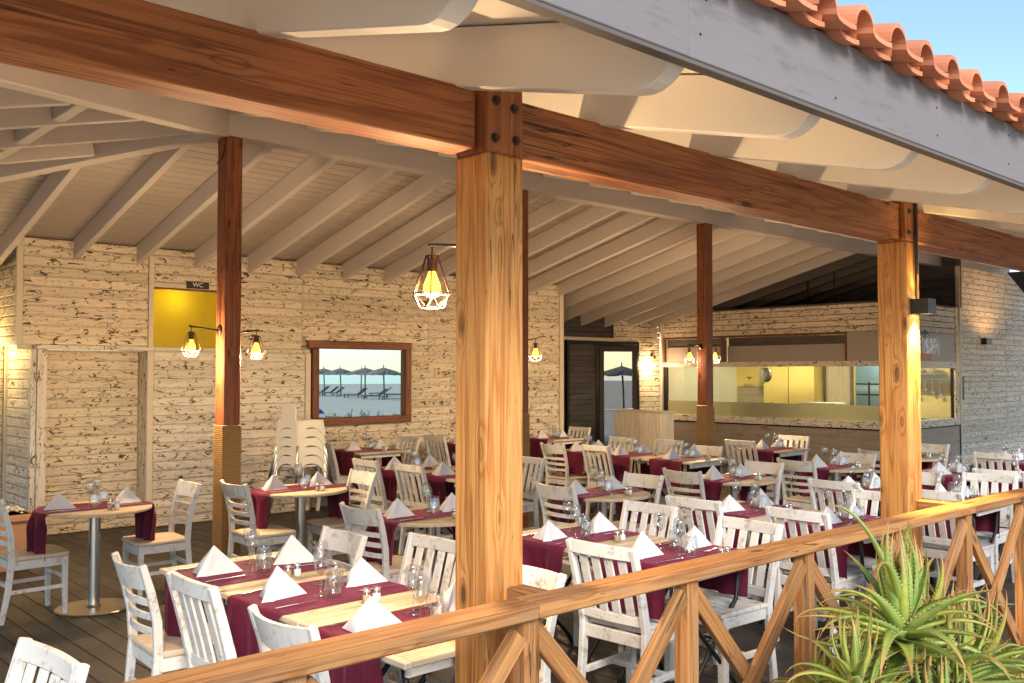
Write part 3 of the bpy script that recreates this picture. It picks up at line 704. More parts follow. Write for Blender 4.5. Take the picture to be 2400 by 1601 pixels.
for i, yy in enumerate((7.48, 7.72, 7.98)):
    m = MB(); 
    for q in range(9): m.lathe([(0.0, q*.014), (.05, q*.014), (.11, q*.014+.008), (.112, q*.014+.010), (.05, q*.014+.004), (0, q*.014+.004)], 16)
    m.build('plate_stack', 'kitchen_white', kt, loc=(XB-.2-16.5, yy-9.5, 1.745), smooth=True)
box('cook_line', (XB-.7, 7.2, 0), (XB-.03, 8.45, .92), 'steel', kt, .004); box('cook_line', (XK+.35, 7.3, 0), (XK+1.0, 10.3, .9), 'steel', kt, .004)
for i, (yy, h_, wd_) in enumerate(((9.9, .24, .9), (8.75, .30, .75), (7.55, .2, .5))): box('worktop_box', (XK+.42, yy-wd_/2, .905), (XK+.8, yy+wd_/2, .905+h_), ('panel_grey', 'kitchen_white', 'panel_grey')[i], kt, .01)
for q in range(4): box('tray', (XB-.5, 8.15, 1.0+q*.035), (XB-.2, 8.4, 1.02+q*.035), 'frame_wood', kt, .003)
m = MB(); m.lathe([(0, 0), (.16, .0), (.2, .05), (.2, .2), (.16, .25), (0, .25)], 20); o = m.build('wall_fan', 'steel', kt, smooth=True); o.location = (XB-.1-16.5, 10.95-9.5, 1.70); o.rotation_euler = (0, R(-90), 0)
bm_ = MB(); bm_.lathe([(0, 0), (.035, 0), (.036, .01), (.036, .16), (.014, .21), (.014, .26), (0, .262)], 12)
for i, yy in enumerate((7.35, 7.47, 8.6, 8.72, 8.8, 9.95, 10.1, 10.7, 10.85, 11.3)):
    o = put('bottle', bm_.mesh(('frame_wood', 'steel', 'kitchen_white', 'letter_dark')[i % 4], smooth=True, name='bottle'), kt, Vector((XK+.62+.12*(i % 3), yy, .905 if yy > 8.3 else .925))-wloc(kt)); o.scale = (1, 1, .85+.3*random.random())
box('utensil_rail', (XB-.1, 7.3, 1.62), (XB-.08, 8.4, 1.635), 'steel', kt, .001)
for i in range(7):
    yy = 7.38+i*.14; box('ladle', (XB-.1, yy, 1.36+.05*(i % 3)), (XB-.085, yy+.014, 1.62), 'steel', kt, .001); box('ladle_bowl', (XB-.115, yy-.03, 1.30+.05*(i % 3)), (XB-.075, yy+.044, 1.362+.05*(i % 3)), 'steel', kt, .012)
box('extract_hood', (XK+.5, 8.7, 2.05), (XK+1.3, 10.3, 2.5), 'steel', kt, .02); box('notice', (XB-.012, 10.05+.98, 1.6), (XB-.004, 11.03+.22, 1.85), 'poster', kt, 0)
for yy in (8.2, 10.2):
    box('ceiling_tube', (16.2, yy-.5, 2.86), (16.3, yy+.5, 2.90), 'tube_light', kt, .005)
def area(name, loc, e, sx_, sy_, col, parent):
    d = bpy.data.lights.new(name, 'AREA'); d.shape = 'RECTANGLE'; d.size = sx_; d.size_y = sy_; d.energy = e; d.color = col
    o = bpy.data.objects.new(name, d); reg(o, parent); o.location = Vector(loc)-wloc(parent); return o
area('tube_lamp', (16.25, 8.2, 2.85), 30, .1, 1.0, (1, .86, .5), kt); area('tube_lamp', (16.25, 10.2, 2.85), 30, .1, 1.0, (1, .86, .5), kt)
point('store_lamp', (XB+.6-16.5, 8.8-9.5, 2.3), 14, (.8, .95, 1), .1, kt)
# lettering on the glass and the picture board
def facing_negx(loc, parent): 
    M = Matrix(((0, 0, -1), (-1, 0, 0), (0, 1, 0))).to_4x4(); M.translation = Vector(loc)-wloc(parent); return M
text_obj('glass_lettering', 'BAN', .11, 'letter_dark', facing_negx((XK+.046, 9.93, 1.50), kt), kt, .001)
m = MB()
for k in range(9):
    a = R(20+k*17.5); p = [(0, 0, 0), (.055*math.cos(a), 0, .04*math.sin(a)+.012), (.10*math.cos(a), 0, .05*math.sin(a)-.004)]
    m.sweep([(q[1], q[0], q[2]) for q in p], [.002]*3, [.004, .007, .002], (1, 0, 0))
m.sweep([(0, 0, 0), (0, .004, -.05)], .002, .008, (1, 0, 0)); m.build('palm_mark', 'letter_dark', kt, loc=Vector((XK+.046, 9.93, 1.63))-wloc(kt))
box('picture_board', (16.30, YK-.006, 2.08), (17.02, YK-.001, 2.36), 'poster', kt, 0)
M = Matrix.Rotation(R(90), 4, 'X'); M.translation = Vector((16.42, YK-.008, 2.03))-wloc(kt); text_obj('board_lettering', 'ABAN', .2, 'letter_orange', M, kt, .001)
m = MB(); 
for k in range(8):
    a = R(10+k*23); m.sweep([(0, 0, 0), (.09*math.cos(a), 0, .06*math.sin(a)+.02), (.17*math.cos(a), 0, .07*math.sin(a)-.02)], [.003]*3, [.008, .022, .004], (0, 1, 0))
m.sweep([(0, 0, 0), (.01, 0, -.1)], .003, .016, (0, 1, 0)); m.build('palm_mark', 'sign_black', kt, loc=Vector((16.42, YK-.006, 2.42))-wloc(kt))
# dark gable behind the booth
gb = thing('gable_wall', 'dark brown plank gable above the kitchen booth', 'wall', (18.0, 9.5, 2.9))
boards(gb, 'y', 18.0, YK+.02, 12.1, 2.55, 4.15, 'dark_plank', pitch=.16)
box('backing', (18.03, YK+.02, 2.5), (18.09, 12.1, 4.2), 'dark_plank', gb, 0)
box('gable_post', (17.93, YK-.02, 2.96), (17.998, YK+.05, 3.9), 'dark_plank', gb, .003)
for (xx, yy) in ((16.2, 9.2), (16.3, 8.7), (15.9, 11.2), (16.0, 10.8), (16.0, 11.6)):
    box('hanger_rod', (xx, yy, 2.985), (xx+.02, yy+.02, zr(yy)+.2), 'black_metal', gb, 0)
# outer plank wall to the right
ow = thing('outer_wall', 'grey white plank wall at the far right, warm lit above', 'wall', (20, 7.1, 0))
boards(ow, 'x', YK, 17.98, 24.0, 0.0, 3.75, 'worm_white', split=[20.2])
box('corner_trim', (17.906, YK-.015, 0), (17.977, YK+.05, 3.75), 'trim_paint', ow, .003)
box('backing', (17.98, YK+.024, 0), (24.0, YK+.09, 3.75), 'trim_paint', ow, 0)
box('plate_strip', (17.99, YK-.012, 1.25), (18.07, YK-.001, 1.68), 'sign_black', ow, .002)
o = box('floodlight', (18.95, YK-.10, 2.30), (19.2, YK-.002, 2.42), 'bronze'); tag(o, 'small dark floodlight fixed on outer plank wall', 'lamp')
d = bpy.data.lights.new('flood_beam', 'SPOT'); d.energy = 16; d.color = (1, .55, .2); d.spot_size = R(150); d.spot_blend = .6; d.shadow_soft_size = .05
fl = bpy.data.objects.new('flood_beam', d); reg(fl, o); fl.matrix_parent_inverse = o.matrix_basis.inverted(); fl.location = (19.08, YK-.8, 2.36); fl.rotation_euler = (R(165), 0, 0)

# host stand in front of the kitchen
hs_ = thing('host_stand', 'pale upright plank stand in front of the kitchen corner', 'stand', (12.2, 10.0, 0))
for i in range(9): beam('plank', (-.12, -.5+i*.1112+.055, .03), (-.12, -.5+i*.1112+.055, 1.09), .107, .02, 'pale_plank', hs_, .003, (1, 0, 0), True)
box('top', (-.135, -.51, 1.09), (.25, .51, 1.12), 'pale_plank', hs_, .004, True); box('side', (-.108, -.5, 0), (.22, -.48, 1.089), 'pale_plank', hs_, .003, True); box('side', (-.108, .48, 0), (.22, .5, 1.089), 'pale_plank', hs_, .003, True)

# ------------------------------------------------------------------ railing
rl = thing('railing', 'pine crossbuck railing running along the front of the deck', 'railing', (3.5, 2.25, 0))
def ry(x): return 2.262-.018*(x-2.2)       # centre line of the rail
xs = [-1.3, -.44, .42, 1.285, 2.15, 3.01, 3.87, 4.73, 5.59, 6.45, 7.31, 8.17, 9.03]
joints = [-1.7, 2.16, 5.6, 9.4]
for a, b in zip(joints[:-1], joints[1:]): beam('top_rail', (a+.001, ry(a), .974), (b-.001, ry(b), .974), .128, .05, 'rail_pine', rl, .006)
for x_ in xs: beam('rail_post', (x_, ry(x_), -.02), (x_, ry(x_), .947), .07, .07, 'rail_pine', rl, .004, (0, 1, 0))
for a, b in zip(xs[:-1], xs[1:]):
    for (za, zb, dy) in ((.05, .90, -.017), (.90, .05, .018)):
        beam('brace', (a+.045, ry(a)+dy, za), (b-.045, ry(b)+dy, zb), .033, .07, 'rail_pine', rl, .003)
for xc in (2.256, 5.588):
    beam('tie_block', (xc+.045, ry(xc)+.066, .962), (xc+.045, 2.474, .962), .08, .06, 'rail_pine', rl, .004)

# ================================================================== LAMPS
def lantern_mesh():
    m = MB(); n = 6; top = [(.026*math.cos(2*math.pi*k/n), .026*math.sin(2*math.pi*k/n), .0) for k in range(n)]
    mid = [(.080*math.cos(2*math.pi*k/n), .080*math.sin(2*math.pi*k/n), -.150) for k in range(n)]
    bot = [(.048*math.cos(2*math.pi*(k+.5)/n), .048*math.sin(2*math.pi*(k+.5)/n), -.205) for k in range(n)]
    r = .0028
    for k in range(n):
        m.tube([top[k], mid[k]], r, 5); m.tube([mid[k], mid[(k+1) % n]], r, 5); m.tube([mid[k], bot[k]], r, 5); m.tube([mid[(k+1) % n], bot[k]], r, 5); m.tube([bot[k], bot[(k+1) % n]], r, 5); m.tube([top[k], top[(k+1) % n]], r, 5)
    return m.mesh('bronze', name='wire_cage')
cage_me = lantern_mesh()
b = MB(); b.lathe([(0, 0), (.028, 0), (.028, -.006), (.020, -.012), (.020, -.062), (0, -.062)], 12); socket_me = b.mesh('bronze', name='socket')
b = MB(); b.lathe([(.014, -.060), (.018, -.075), (.034, -.115), (.036, -.135), (.028, -.158), (.0, -.170)], 14); bulb_me = b.mesh('bulb_glow', smooth=True, name='bulb')
b = MB(); b.lathe([(0, -.085), (.010, -.095), (.014, -.125), (.010, -.148), (0, -.152)], 10); fil_me = b.mesh('filament', smooth=True, name='filament')
def lantern(label, base, d, arm=.25, zdrop=.05, e=7.0, group='wire cage wall lanterns', tilt=.03):
    """base: point on the post face; d: unit direction of the arm"""
    d = Vector(d); t = thing('wall_lantern', label, 'lamp', base, group=group)
    m = MB(); m.lathe([(0, 0), (.042, 0), (.042, .012), (.036, .018), (0, .018)], 18); o = m.build('mount_plate', 'bronze', t, smooth=False); o.rotation_euler = d.to_track_quat('Z', 'Y').to_euler()
    m = MB(); m.tube([(0, 0, 0), tuple(d*arm+Vector((0, 0, tilt)))], .007, 8); m.build('arm', 'black_metal', t, smooth=True)
    hp = d*(arm-.02)+Vector((0, 0, tilt))
    m = MB(); m.tube([tuple(hp), tuple(hp+Vector((0, 0, -zdrop)))], .004, 6); m.build('stem', 'black_metal', t)
    hp = hp+Vector((0, 0, -zdrop))
    put('socket', socket_me, t, hp); put('wire_cage', cage_me, t, hp, (0, 0, random.uniform(0, 1))); bu = put('bulb', bulb_me, t, hp); put('filament', fil_me, bu)
    point('bulb_light', hp+Vector((0, 0, -.19)), e, (1, .68, .36), .03, t)
    return t
lantern('large wire cage lantern glowing beside the foreground column', (2.256, 2.658, 2.235), (0, 1, 0), .27, .045, 48)
lantern('glowing wire lantern left of the left inner post', (3.62-.079, 7.5, 2.115), (-1, 0, 0), .27, .05, 48)
lantern('glowing wire lantern right of the left inner post', (3.62+.079, 7.5, 2.10), (1, 0, 0), .20, .05, 48)
lantern('glowing wire lantern right of the half hidden inner post', (7.03+.079, 7.5, 2.11), (1, 0, 0), .20, .05, 48)
lantern('glowing wire lantern left of the post before the kitchen', (10.5-.079, 7.5, 2.11), (0, 1, 0), .22, .05, 48)
lantern('glowing wire lantern right of the post before the kitchen', (10.5+.079, 7.5, 2.11), (1, 0, 0), .17, .05, 48)
lantern('small lantern on plank pier beside the glass door', (14.95, YD-.001, 2.11), (-.55, -.83, 0), .24, .05, 15)
def box_lamp(label, base, e):
    t = thing('box_lamp', label, 'lamp', base)
    m = MB(); a, h = .055, .045
    m.box((-a, -.105, -h), (-a+.006, 0, h)); m.box((a-.006, -.105, -h), (a, 0, h)); m.box((-a+.006, -.105, -h), (a-.006, -.099, h)); m.box((-a+.006, -.006, -h), (a-.006, 0, h)); m.build('housing', 'black_metal', t)
    m = MB(); m.lathe([(0, -.030), (.035, -.030), (.038, -.026), (.0, -.026)], 16, (0, -.05, 0)); m.lathe([(0, .026), (.038, .026), (.035, .030), (0, .030)], 16, (0, -.05, 0)); m.build('lens', 'lamp_lens', t)
    for s in (-1, 1):
        d = bpy.data.lights.new('spot', 'SPOT'); d.energy = e if s < 0 else e*.04; d.color = (1, .66, .2); d.spot_size = R(80); d.spot_blend = .7; d.shadow_soft_size = .02
        o = bpy.data.objects.new('spot', d); reg(o, t); o.location = (0, -.05, .04*s)
        if s > 0: o.rotation_euler = (R(180), 0, 0)
    return t
bl = box_lamp('black box lamp washing yellow light down the right-hand column', (5.603, 2.475, 2.155), 150)
m = MB(); m.tube([(0, -.012, .045), (0, -.012, .33), (.0, -.012, .66)], .007, 6); m.tube([(.02, -.012, .20), (.02, -.012, .66)], .006, 6); m.build('cable', 'black_metal', bl)
box_lamp('box lamp on the column past the right edge', (8.93, 2.475, 2.25), 30)
# lamp at the left edge, on the return wall
t = thing('side_lamp', 'glowing wall lamp at the left edge beside plank return wall', 'lamp', (2.60, 11.58, 1.98))
m = MB(); m.box((-.04, -.09, -.05), (.04, 0, .05)); m.build('housing', 'lamp_lens', t, bev=.008)
point('lamp_light', (0.02, -.22, .0), 5, (1, .72, .25), .04, t)
# loudspeaker hung below the beam at the right edge
sp_ = thing('loudspeaker', 'black wedge loudspeaker hung under the beam at the right edge', 'speaker', (8.50, 2.73, 2.4))
m = MB(); m.prism([(-.50, .165), (.42, .165), (.42, -.16), (.12, -.16), (-.08, .0)], lambda u, v, w_: (u, w_, v), -.06, .06); m.build('cabinet', 'speaker_black', sp_, bev=.008)
m = MB(); m.box((.1, -.05, .166), (.2, .05, .19)); m.build('bracket', 'black_metal', sp_)

# ================================================================== FURNITURE PROTOTYPES
def arc(x_of, y0, y1, z, n=8): return [(x_of(y0+(y1-y0)*i/n), y0+(y1-y0)*i/n, z) for i in range(n+1)]
def make_ladder():
    t = thing('ladder_chair', 'x', 'chair')
    # shaped seat
    m = MB(); poly = [(-.20, -.185), (-.20, .185), (.10, .215), (.19, .205), (.215, .15), (.22, 0), (.215, -.15), (.19, -.205), (.10, -.215)]
    m.prism(poly, lambda u, v, w_: (u, v, w_), .428, .458); m.build('seat', 'seat_wood', t, bev=.008)
    for s in (-1, 1):
        m = MB(); m.sweep([(.172, s*.178, .428), (.172, s*.178, .25), (.176, s*.180, 0)], [.040, .038, .030], [.040, .038, .030]); m.build('front_leg', 'chair_white', t, bev=.004)
        m = MB(); m.sweep([(-.245, s*.172, 0), (-.205, s*.176, .22), (-.185, s*.180, .44), (-.195, s*.186, .60), (-.228, s*.194, .74), (-.272, s*.205, .875)], [.028]*5+[.026], [.034, .04, .044, .042, .038, .032]); m.build('back_post', 'chair_white', t, bev=.004)
        m = MB(); m.sweep([(-.185, s*.188, .398), (.155, s*.190, .398)], .02, .058, (0, 1, 0)); m.build('side_apron', 'chair_white', t)
        m = MB(); m.sweep([(-.195, s*.178, .215), (.165, s*.182, .215)], .02, .026, (0, 1, 0)); m.build('stretcher', 'chair_white', t)
    m = MB(); m.sweep([(.176, -.158, .392), (.186, 0, .392), (.176, .158, .392)], .02, .066, (1, 0, 0)); m.build('front_apron', 'chair_white', t)
    m = MB(); m.sweep([(-.186, -.166, .398), (-.186, .166, .398)], .018, .055, (1, 0, 0)); m.build('rear_apron', 'chair_white', t)
    m = MB(); m.sweep([(.170, -.16, .275), (.182, 0, .275), (.170, .16, .275)], .02, .026, (1, 0, 0)); m.build('stretcher', 'chair_white', t)
    m = MB(); m.sweep([(-.20, -.165, .255), (-.20, .165, .255)], .018, .026, (1, 0, 0)); m.build('stretcher', 'chair_white', t)
    # crest: tall curved board
    m = MB(); N = 10; vs = []
    for i in range(N+1):
        q = -1+2*i/N; y = q*.192; bow = -.045*(1-q*q)
        for (zz, xx) in ((.752, -.236), (.862, -.268)):
            for dx in (-.010, .010): vs.append((xx+bow+dx, y*(1.0 if zz < .8 else 1.04), zz+.004*q*q))
    fs = []
    for i in range(N):
        a = i*4; b_ = a+4
        fs += [(a, b_, b_+1, a+1), (a+2, a+3, b_+3, b_+2), (a, a+2, b_+2, b_), (a+1, b_+1, b_+3, a+3)]
    fs += [(0, 1, 3, 2), (N*4, N*4+2, N*4+3, N*4+1)]
    m.add(vs, fs); m.build('crest_rail', 'chair_white', t, smooth=False)
    for (zz, xx, ww) in ((.690, -.214, .188), (.622, -.200, .185), (.552, -.192, .182)):
        m = MB(); m.sweep([(xx-.035*(1-(q/4)**2), ww*q/4, zz) for q in range(-4, 5)], .014, .030, (1, 0, 0)); m.build('back_slat', 'chair_white', t)
    return t
def make_slat():
    t = thing('slat_chair', 'x', 'chair')
    for i in range(6):
        x0 = -.195+i*.0695; m = MB(); m.box((x0, -.215, .432), (x0+.0655, .215, .455)); m.build('seat_slat', 'chair_white', t, bev=.004)
    def bx(z): return -.215-.0*z if z < .45 else -.215-.115*((z-.45)/.44)**1.15
    for s in (-1, 1):
        m = MB(); m.box((.155, s*.19-.023, 0), (.20, s*.19+.023, .431)); m.build('front_leg', 'chair_white', t, bev=.004)
        m = MB(); m.sweep([(-.265, s*.202, 0), (-.228, s*.202, .25), (-.216, s*.202, .45), (bx(.6), s*.204, .60), (bx(.75), s*.206, .75), (bx(.885), s*.208, .885)], [.032]*6, [.042, .046, .048, .046, .042, .038]); m.build('back_post', 'chair_white', t, bev=.004)
        m = MB(); m.box((-.195, s*.19-.011, .365), (.154, s*.19+.011, .430)); m.build('side_apron', 'chair_white', t, bev=.003)
        m = MB(); m.box((-.215, s*.19-.011, .17), (.154, s*.19+.011, .205)); m.build('stretcher', 'chair_white', t, bev=.003)
    m = MB(); m.box((.165, -.166, .365), (.19, .166, .430)); m.build('front_apron', 'chair_white', t, bev=.003)
    m = MB(); m.box((-.03, -.178, .178), (-.002, .178, .205)); m.build('stretcher', 'chair_white', t, bev=.003)
    m = MB(); m.box((-.226, -.186, .365), (-.204, .186, .430)); m.build('rear_apron', 'chair_white', t, bev=.003)
    def rail(z, h, nm):
        m = MB(); m.sweep([(bx(z)-.014*(1-(q/4)**2), .1895*q/4, z) for q in range(-4, 5)], .026, h, (1, .0, 0)); m.build(nm, 'chair_white', t, bev=.003)
    rail(.852, .066, 'top_rail'); rail(.500, .05, 'lower_rail')
    for i in range(4):
        y = -.126+.084*i; c_ = -.014*(1-(y/.19)**2)
        m = MB(); m.sweep([(bx(z)+c_, y, z) for z in (.526, .60, .68, .75, .818)], .05, .013, (0, 1, 0)); m.build('back_slat', 'chair_white', t, bev=.002)
    return t
LAD = make_ladder(); SLT = make_slat()
USED = {'L': False, 'S': False}
def chair(kind, xt, y, face, label, dx=.265, rot=0.0, group='white dining chairs'):
    """xt: where the top of the back is; face +1 looks to +x"""
    proto = LAD if kind == 'L' else SLT
    o = proto if not USED[kind] else copy_tree(proto)
    USED[kind] = True
    o.location = (xt+face*(.27 if kind == 'L' else .32), y, 0); o.rotation_euler = (0, 0, (0 if face > 0 else math.pi)+R(rot if rot else random.uniform(-3.5, 3.5)))
    o['label'] = label; o['group'] = group; o['category'] = 'chair'
    return o
def make_round():
    t = thing('round_table', 'x', 'table')
    m = MB(); m.lathe([(0, .722), (.375, .722), (.40, .728), (.402, .742), (.396, .75), (0, .75)], 48); m.build('table_top', 'table_top', t, bev=0)
    m = MB(); m.lathe([(0, .70), (.12, .70), (.12, .716), (0, .7215)], 20); m.build('top_plate', 'black_metal', t)
    m = MB(); m.lathe([(.041, .012), (.041, .70)], 24); m.build('pole', 'steel', t, smooth=True)
    m = MB(); m.lathe([(0, 0), (.265, 0), (.268, .006), (.26, .012), (.06, .018), (.05, .03), (.042, .032)], 48); m.build('base_disc', 'base_steel', t)
    return t
def make_square():
    t = thing('square_table', 'x', 'table')
    w2, d2 = .35, .362
    for s in (-1, 1):
        box('edge_board', (s*w2-.035 if s > 0 else -w2, -d2, .724), (w2 if s > 0 else -w2+.035, d2, .75), 'table_top', t, .004, True)
    n = 8; st = 2*d2/n
    for i in range(n): box('top_slat', (-w2+.0365, -d2+i*st+.0012, .726), (w2-.0365, -d2+(i+1)*st-.0012, .7495), 'table_top', t, .0025, True)
    for s in (-1, 1):
        box('apron', (-w2+.05, s*(d2-.06)-.01, .675), (w2-.05, s*(d2-.06)+.01, .7235), 'chair_white', t, .002, True)
        m = MB(); m.tube([(-w2+.07, s*(d2-.1), .70), (-w2+.10, s*(d2-.1), .5), (w2-.16, s*(d2-.1), .06), (w2-.13, s*(d2-.1), .0)], .013, 7); m.build('folding_leg', 'black_metal', t, smooth=True)
        m = MB(); m.tube([(w2-.07, s*(d2-.13), .70), (w2-.10, s*(d2-.13), .5), (-w2+.16, s*(d2-.13), .06), (-w2+.13, s*(d2-.13), .0)], .013, 7); m.build('folding_leg', 'black_metal', t, smooth=True)
    m = MB(); m.tube([(0, -d2+.1, .33), (0, d2-.1, .33)], .008, 6); m.build('cross_bar', 'black_metal', t)
    return t
RND = make_round(); SQR = make_square(); TUSED = {'R': False, 'Q': False}
# place settings
b = MB(); b.lathe([(0, .002), (.032, .001), (.034, .003), (.010, .008), (.004, .016), (.0035, .085), (.010, .093), (.030, .115), (.037, .145), (.035, .175), (.031, .198), (.030, .198), (.034, .175), (.036, .146), (.029, .117), (.009, .096), (0, .093)], 18); wine_me = b.mesh('glass', smooth=True, name='wine_glass')
b = MB(); b.lathe([(0, .001), (.028, .001), (.036, .012), (.043, .035), (.042, .055), (.035, .10), (.033, .112), (.032, .112), (.034, .10), (.0405, .055), (.0415, .036), (.033, .014), (0, .011)], 18); tumb_me = b.mesh('glass', smooth=True, name='tumbler')
def napkin_mesh(seed):
    rr = random.Random(seed); m = MB()
    q = lambda s_: rr.uniform(-s_, s_)
    A = Vector((q(.016), q(.012), .128+q(.014))); P1 = Vector((-.095+q(.012), -.035+q(.012), 0)); P2 = Vector((.115+q(.014), -.055+q(.014), 0)); P3 = Vector((-.05+q(.015), .10+q(.01), 0)); P4 = Vector((.06+q(.015), .085+q(.01), 0))
    def face(a, b_, c_, bul):
        nrm = (b_-a).cross(c_-a).normalized(); N = 6; vs = []; idx = {}
        for i in range(N+1):
            for j in range(N+1-i):
                u, v = i/N, j/N; p = a*(1-u-v)+b_*u+c_*v; e = u*v*(1-u-v)*27
                p = p+nrm*bul*e; idx[(i, j)] = len(vs); vs.append(p)
        fs = []
        for i in range(N):
            for j in range(N-i):
                fs.append((idx[(i, j)], idx[(i+1, j)], idx[(i, j+1)]))
                if j < N-i-1: fs.append((idx[(i+1, j)], idx[(i+1, j+1)], idx[(i, j+1)]))
        m.add(vs, fs)
    face(A, P1, P2, -.012+q(.008)); face(A, P3, P1, .014+q(.006)); face(A, P4, P3, .0); face(A, P2, P4, -.004)
    # loose second layer along the left fold
    face(A+Vector((-.004, .0, -.004)), P1+Vector((-.022, .012, 0)), P1+Vector((.03, -.012, 0)), .006)
    return m.mesh('linen', smooth=False, name='napkin', fix=False)
nap_me = [napkin_mesh(i) for i in range(9)]
for me in nap_me: me.polygons.foreach_set('use_smooth', [True]*len(me.polygons))
b = MB(); b.sweep([(-.11, 0, .0028), (-.02, 0, .0034), (.0, .0, .0028), (.09, .002, .0024), (.105, .006, .002)], [.011, .010, .014, .017, .004], [.005, .005, .003, .002, .0015], (0, 1, 0)); knife_me = b.mesh('cutlery', name='knife')
b = MB(); b.sweep([(-.10, 0, .0028), (-.02, 0, .0036), (.03, 0, .0040), (.045, 0, .0032)], [.012, .006, .007, .018], [.004, .004, .003, .0025], (0, 1, 0))
for q in (-1.5, -.5, .5, 1.5): b.sweep([(.045, q*.0052, .0032), (.09, q*.005, .0045)], .003, .0025, (0, 1, 0))
fork_me = b.mesh('cutlery', name='fork')
b = MB(); b.lathe([(0, 0), (.017, 0), (.0195, .004), (.0195, .044), (.015, .05), (.015, .052)], 12); jar_me = b.mesh('glass', smooth=True, name='jar')
b = MB(); b.lathe([(0, .003), (.0165, .003), (.0175, .008), (.0175, .036), (0, .037)], 12); fill_s = b.mesh('salt', smooth=True, name='filling'); fill_p = fill_s.copy(); fill_p.materials[0] = MAT['pepper']
b = MB(); b.lathe([(.0165, .050), (.0175, .051), (.0175, .060), (.012, .066), (0, .068)], 12); cap_me = b.mesh('cutlery', smooth=True, name='cap')
def make_shaker(fill):
    t = thing('shaker', 'x', 'shaker'); put('jar', jar_me, t); put('filling', fill, t); put('cap', cap_me, t); return t
SALT = make_shaker(fill_s); PEP = make_shaker(fill_p); SHU = {'s': False, 'p': False}
def runner_mesh(kind, seed):
    rr = random.Random(seed); ph = rr.uniform(0, 6); W = .235 if kind == 'Q' else .20; yo = 0.0 if kind == 'Q' else .05
    drop = .30+rr.uniform(-.03, .05); zt = .7535
    m = MB()
    def fn(u, v):
        y = (v-.5)*2*W+yo
        xe = .352 if kind == 'Q' else math.sqrt(max(.02, .404**2-y*y))
        Ltot = xe+drop; s = (u-.5)*2; L = abs(s)*(.352+drop if kind == 'Q' else .40+drop); sg = 1 if s > 0 else -1
        rad = .012
        if L < xe: return (sg*L, y+.002*math.sin(L*9+ph), zt+.0015*math.sin(L*17+ph)*math.sin(v*9))
        d = L-xe
        if d < rad*1.57:
            a = d/rad; return (sg*(xe+rad*math.sin(a)), y, zt-rad*(1-math.cos(a)))
        d2 = d-rad*1.57; f = min(1, d2/.1)
        amp = (.017 if kind == 'Q' else .026)
        fold = amp*f*math.sin(v*(9 if kind == 'Q' else 13)+ph+sg)+amp*.5*f*math.sin(v*23+ph*2)
        pinch = 1-(.06 if kind == 'Q' else .30)*min(1, d2/.25)
        xx = xe if kind == 'Q' else xe*(1-f)+f*(.385)
        return (sg*(xx+rad+fold+.004), (y-yo)*pinch+yo, zt-rad-d2)
    m.grid(fn, 64, 22)
    vs = m.v; n = len(vs)
    return m.mesh('burgundy', smooth=True, name='table_runner', fix=False)
RUN = {k: [runner_mesh(k, i) for i in range(7)] for k in 'QR'}
def table(kind, x, y, desc, rot=0.0, setting=True, full=True, short=None):
    proto = RND if kind == 'R' else SQR
    o = proto if not TUSED[kind] else copy_tree(proto); TUSED[kind] = True
    o.location = (x, y, 0); o.rotation_euler = (0, 0, R(rot))
    noun = 'round whitewashed pedestal table' if kind == 'R' else 'square slatted wooden table'
    o['label'] = noun+' '+desc; o['category'] = 'table'; o['group'] = 'round pedestal tables' if kind == 'R' else 'square slatted tables'
    sd_ = short or desc
    r_ = tag(put('table_runner', random.choice(RUN[kind]), None, (x, y, 0), (0, 0, R(rot)+(math.pi if random.random() < .5 and kind == 'Q' else 0))), 'burgundy runner draped over '+('round' if kind == 'R' else 'square')+' table '+sd_, 'table runner', 'burgundy table runners')
    yo = .06 if kind == 'R' else .03; z = .757
    for s, nm in ((-1, 'left'), (1, 'right')):
        sx_ = s*(.21 if kind == 'Q' else .23)
        n_ = put('napkin', random.choice(nap_me), None, (x+sx_+random.uniform(-.015, .015), y+yo+random.uniform(-.02, .02), z), (0, 0, R(4+random.uniform(-13, 13)))); n_.scale = (1, 1, random.uniform(.93, 1.06))
        tag(n_, 'white folded napkin, %s place, table %s' % (nm, sd_), 'napkin', 'folded white napkins')
        yk = y+yo-.165 if s < 0 else y+yo+.15
        tag(put('knife', knife_me, None, (x+sx_-.01, yk+random.uniform(-.01, .01), z), (0, 0, R(random.uniform(-5, 5))+(math.pi if s > 0 else 0))), 'steel knife, %s place, table %s' % (nm, sd_), 'knife', 'table knives')
        tag(put('fork', fork_me, None, (x+sx_-.01, y+yo+(.17 if s < 0 else -.15)+random.uniform(-.01, .01), z), (0, 0, R(random.uniform(-5, 5))+(math.pi if s > 0 else 0))), 'steel fork, %s place, table %s' % (nm, sd_), 'fork', 'table forks')
        gx = x+s*.055+random.uniform(-.02, .02); gy = y+yo+s*.10
        tag(put('wine_glass', wine_me, None, (gx, gy+random.uniform(-.02, .02), z)), 'stemmed wine glass, %s place, table %s' % (nm, sd_), 'glass', 'wine glasses')
        tag(put('tumbler', tumb_me, None, (gx+s*.01+random.uniform(.0, .03), gy-s*.01-.085+random.uniform(-.01, .01), z)), 'clear water tumbler, %s place, table %s' % (nm, sd_), 'glass', 'water tumblers')
    ys = y-(.30 if kind == 'Q' else .235)
    for key, pr, dx, nm in (('p', PEP, -.025, 'pepper'), ('s', SALT, .025, 'salt')):
        q = pr if not SHU[key] else copy_tree(pr); SHU[key] = True
        q.location = (x+dx+.05, ys+random.uniform(-.008, .008), .7505); q['label'] = '%s shaker with steel cap, table %s' % (nm, sd_); q['category'] = 'shaker'; q['group'] = nm+' shakers'
    return o

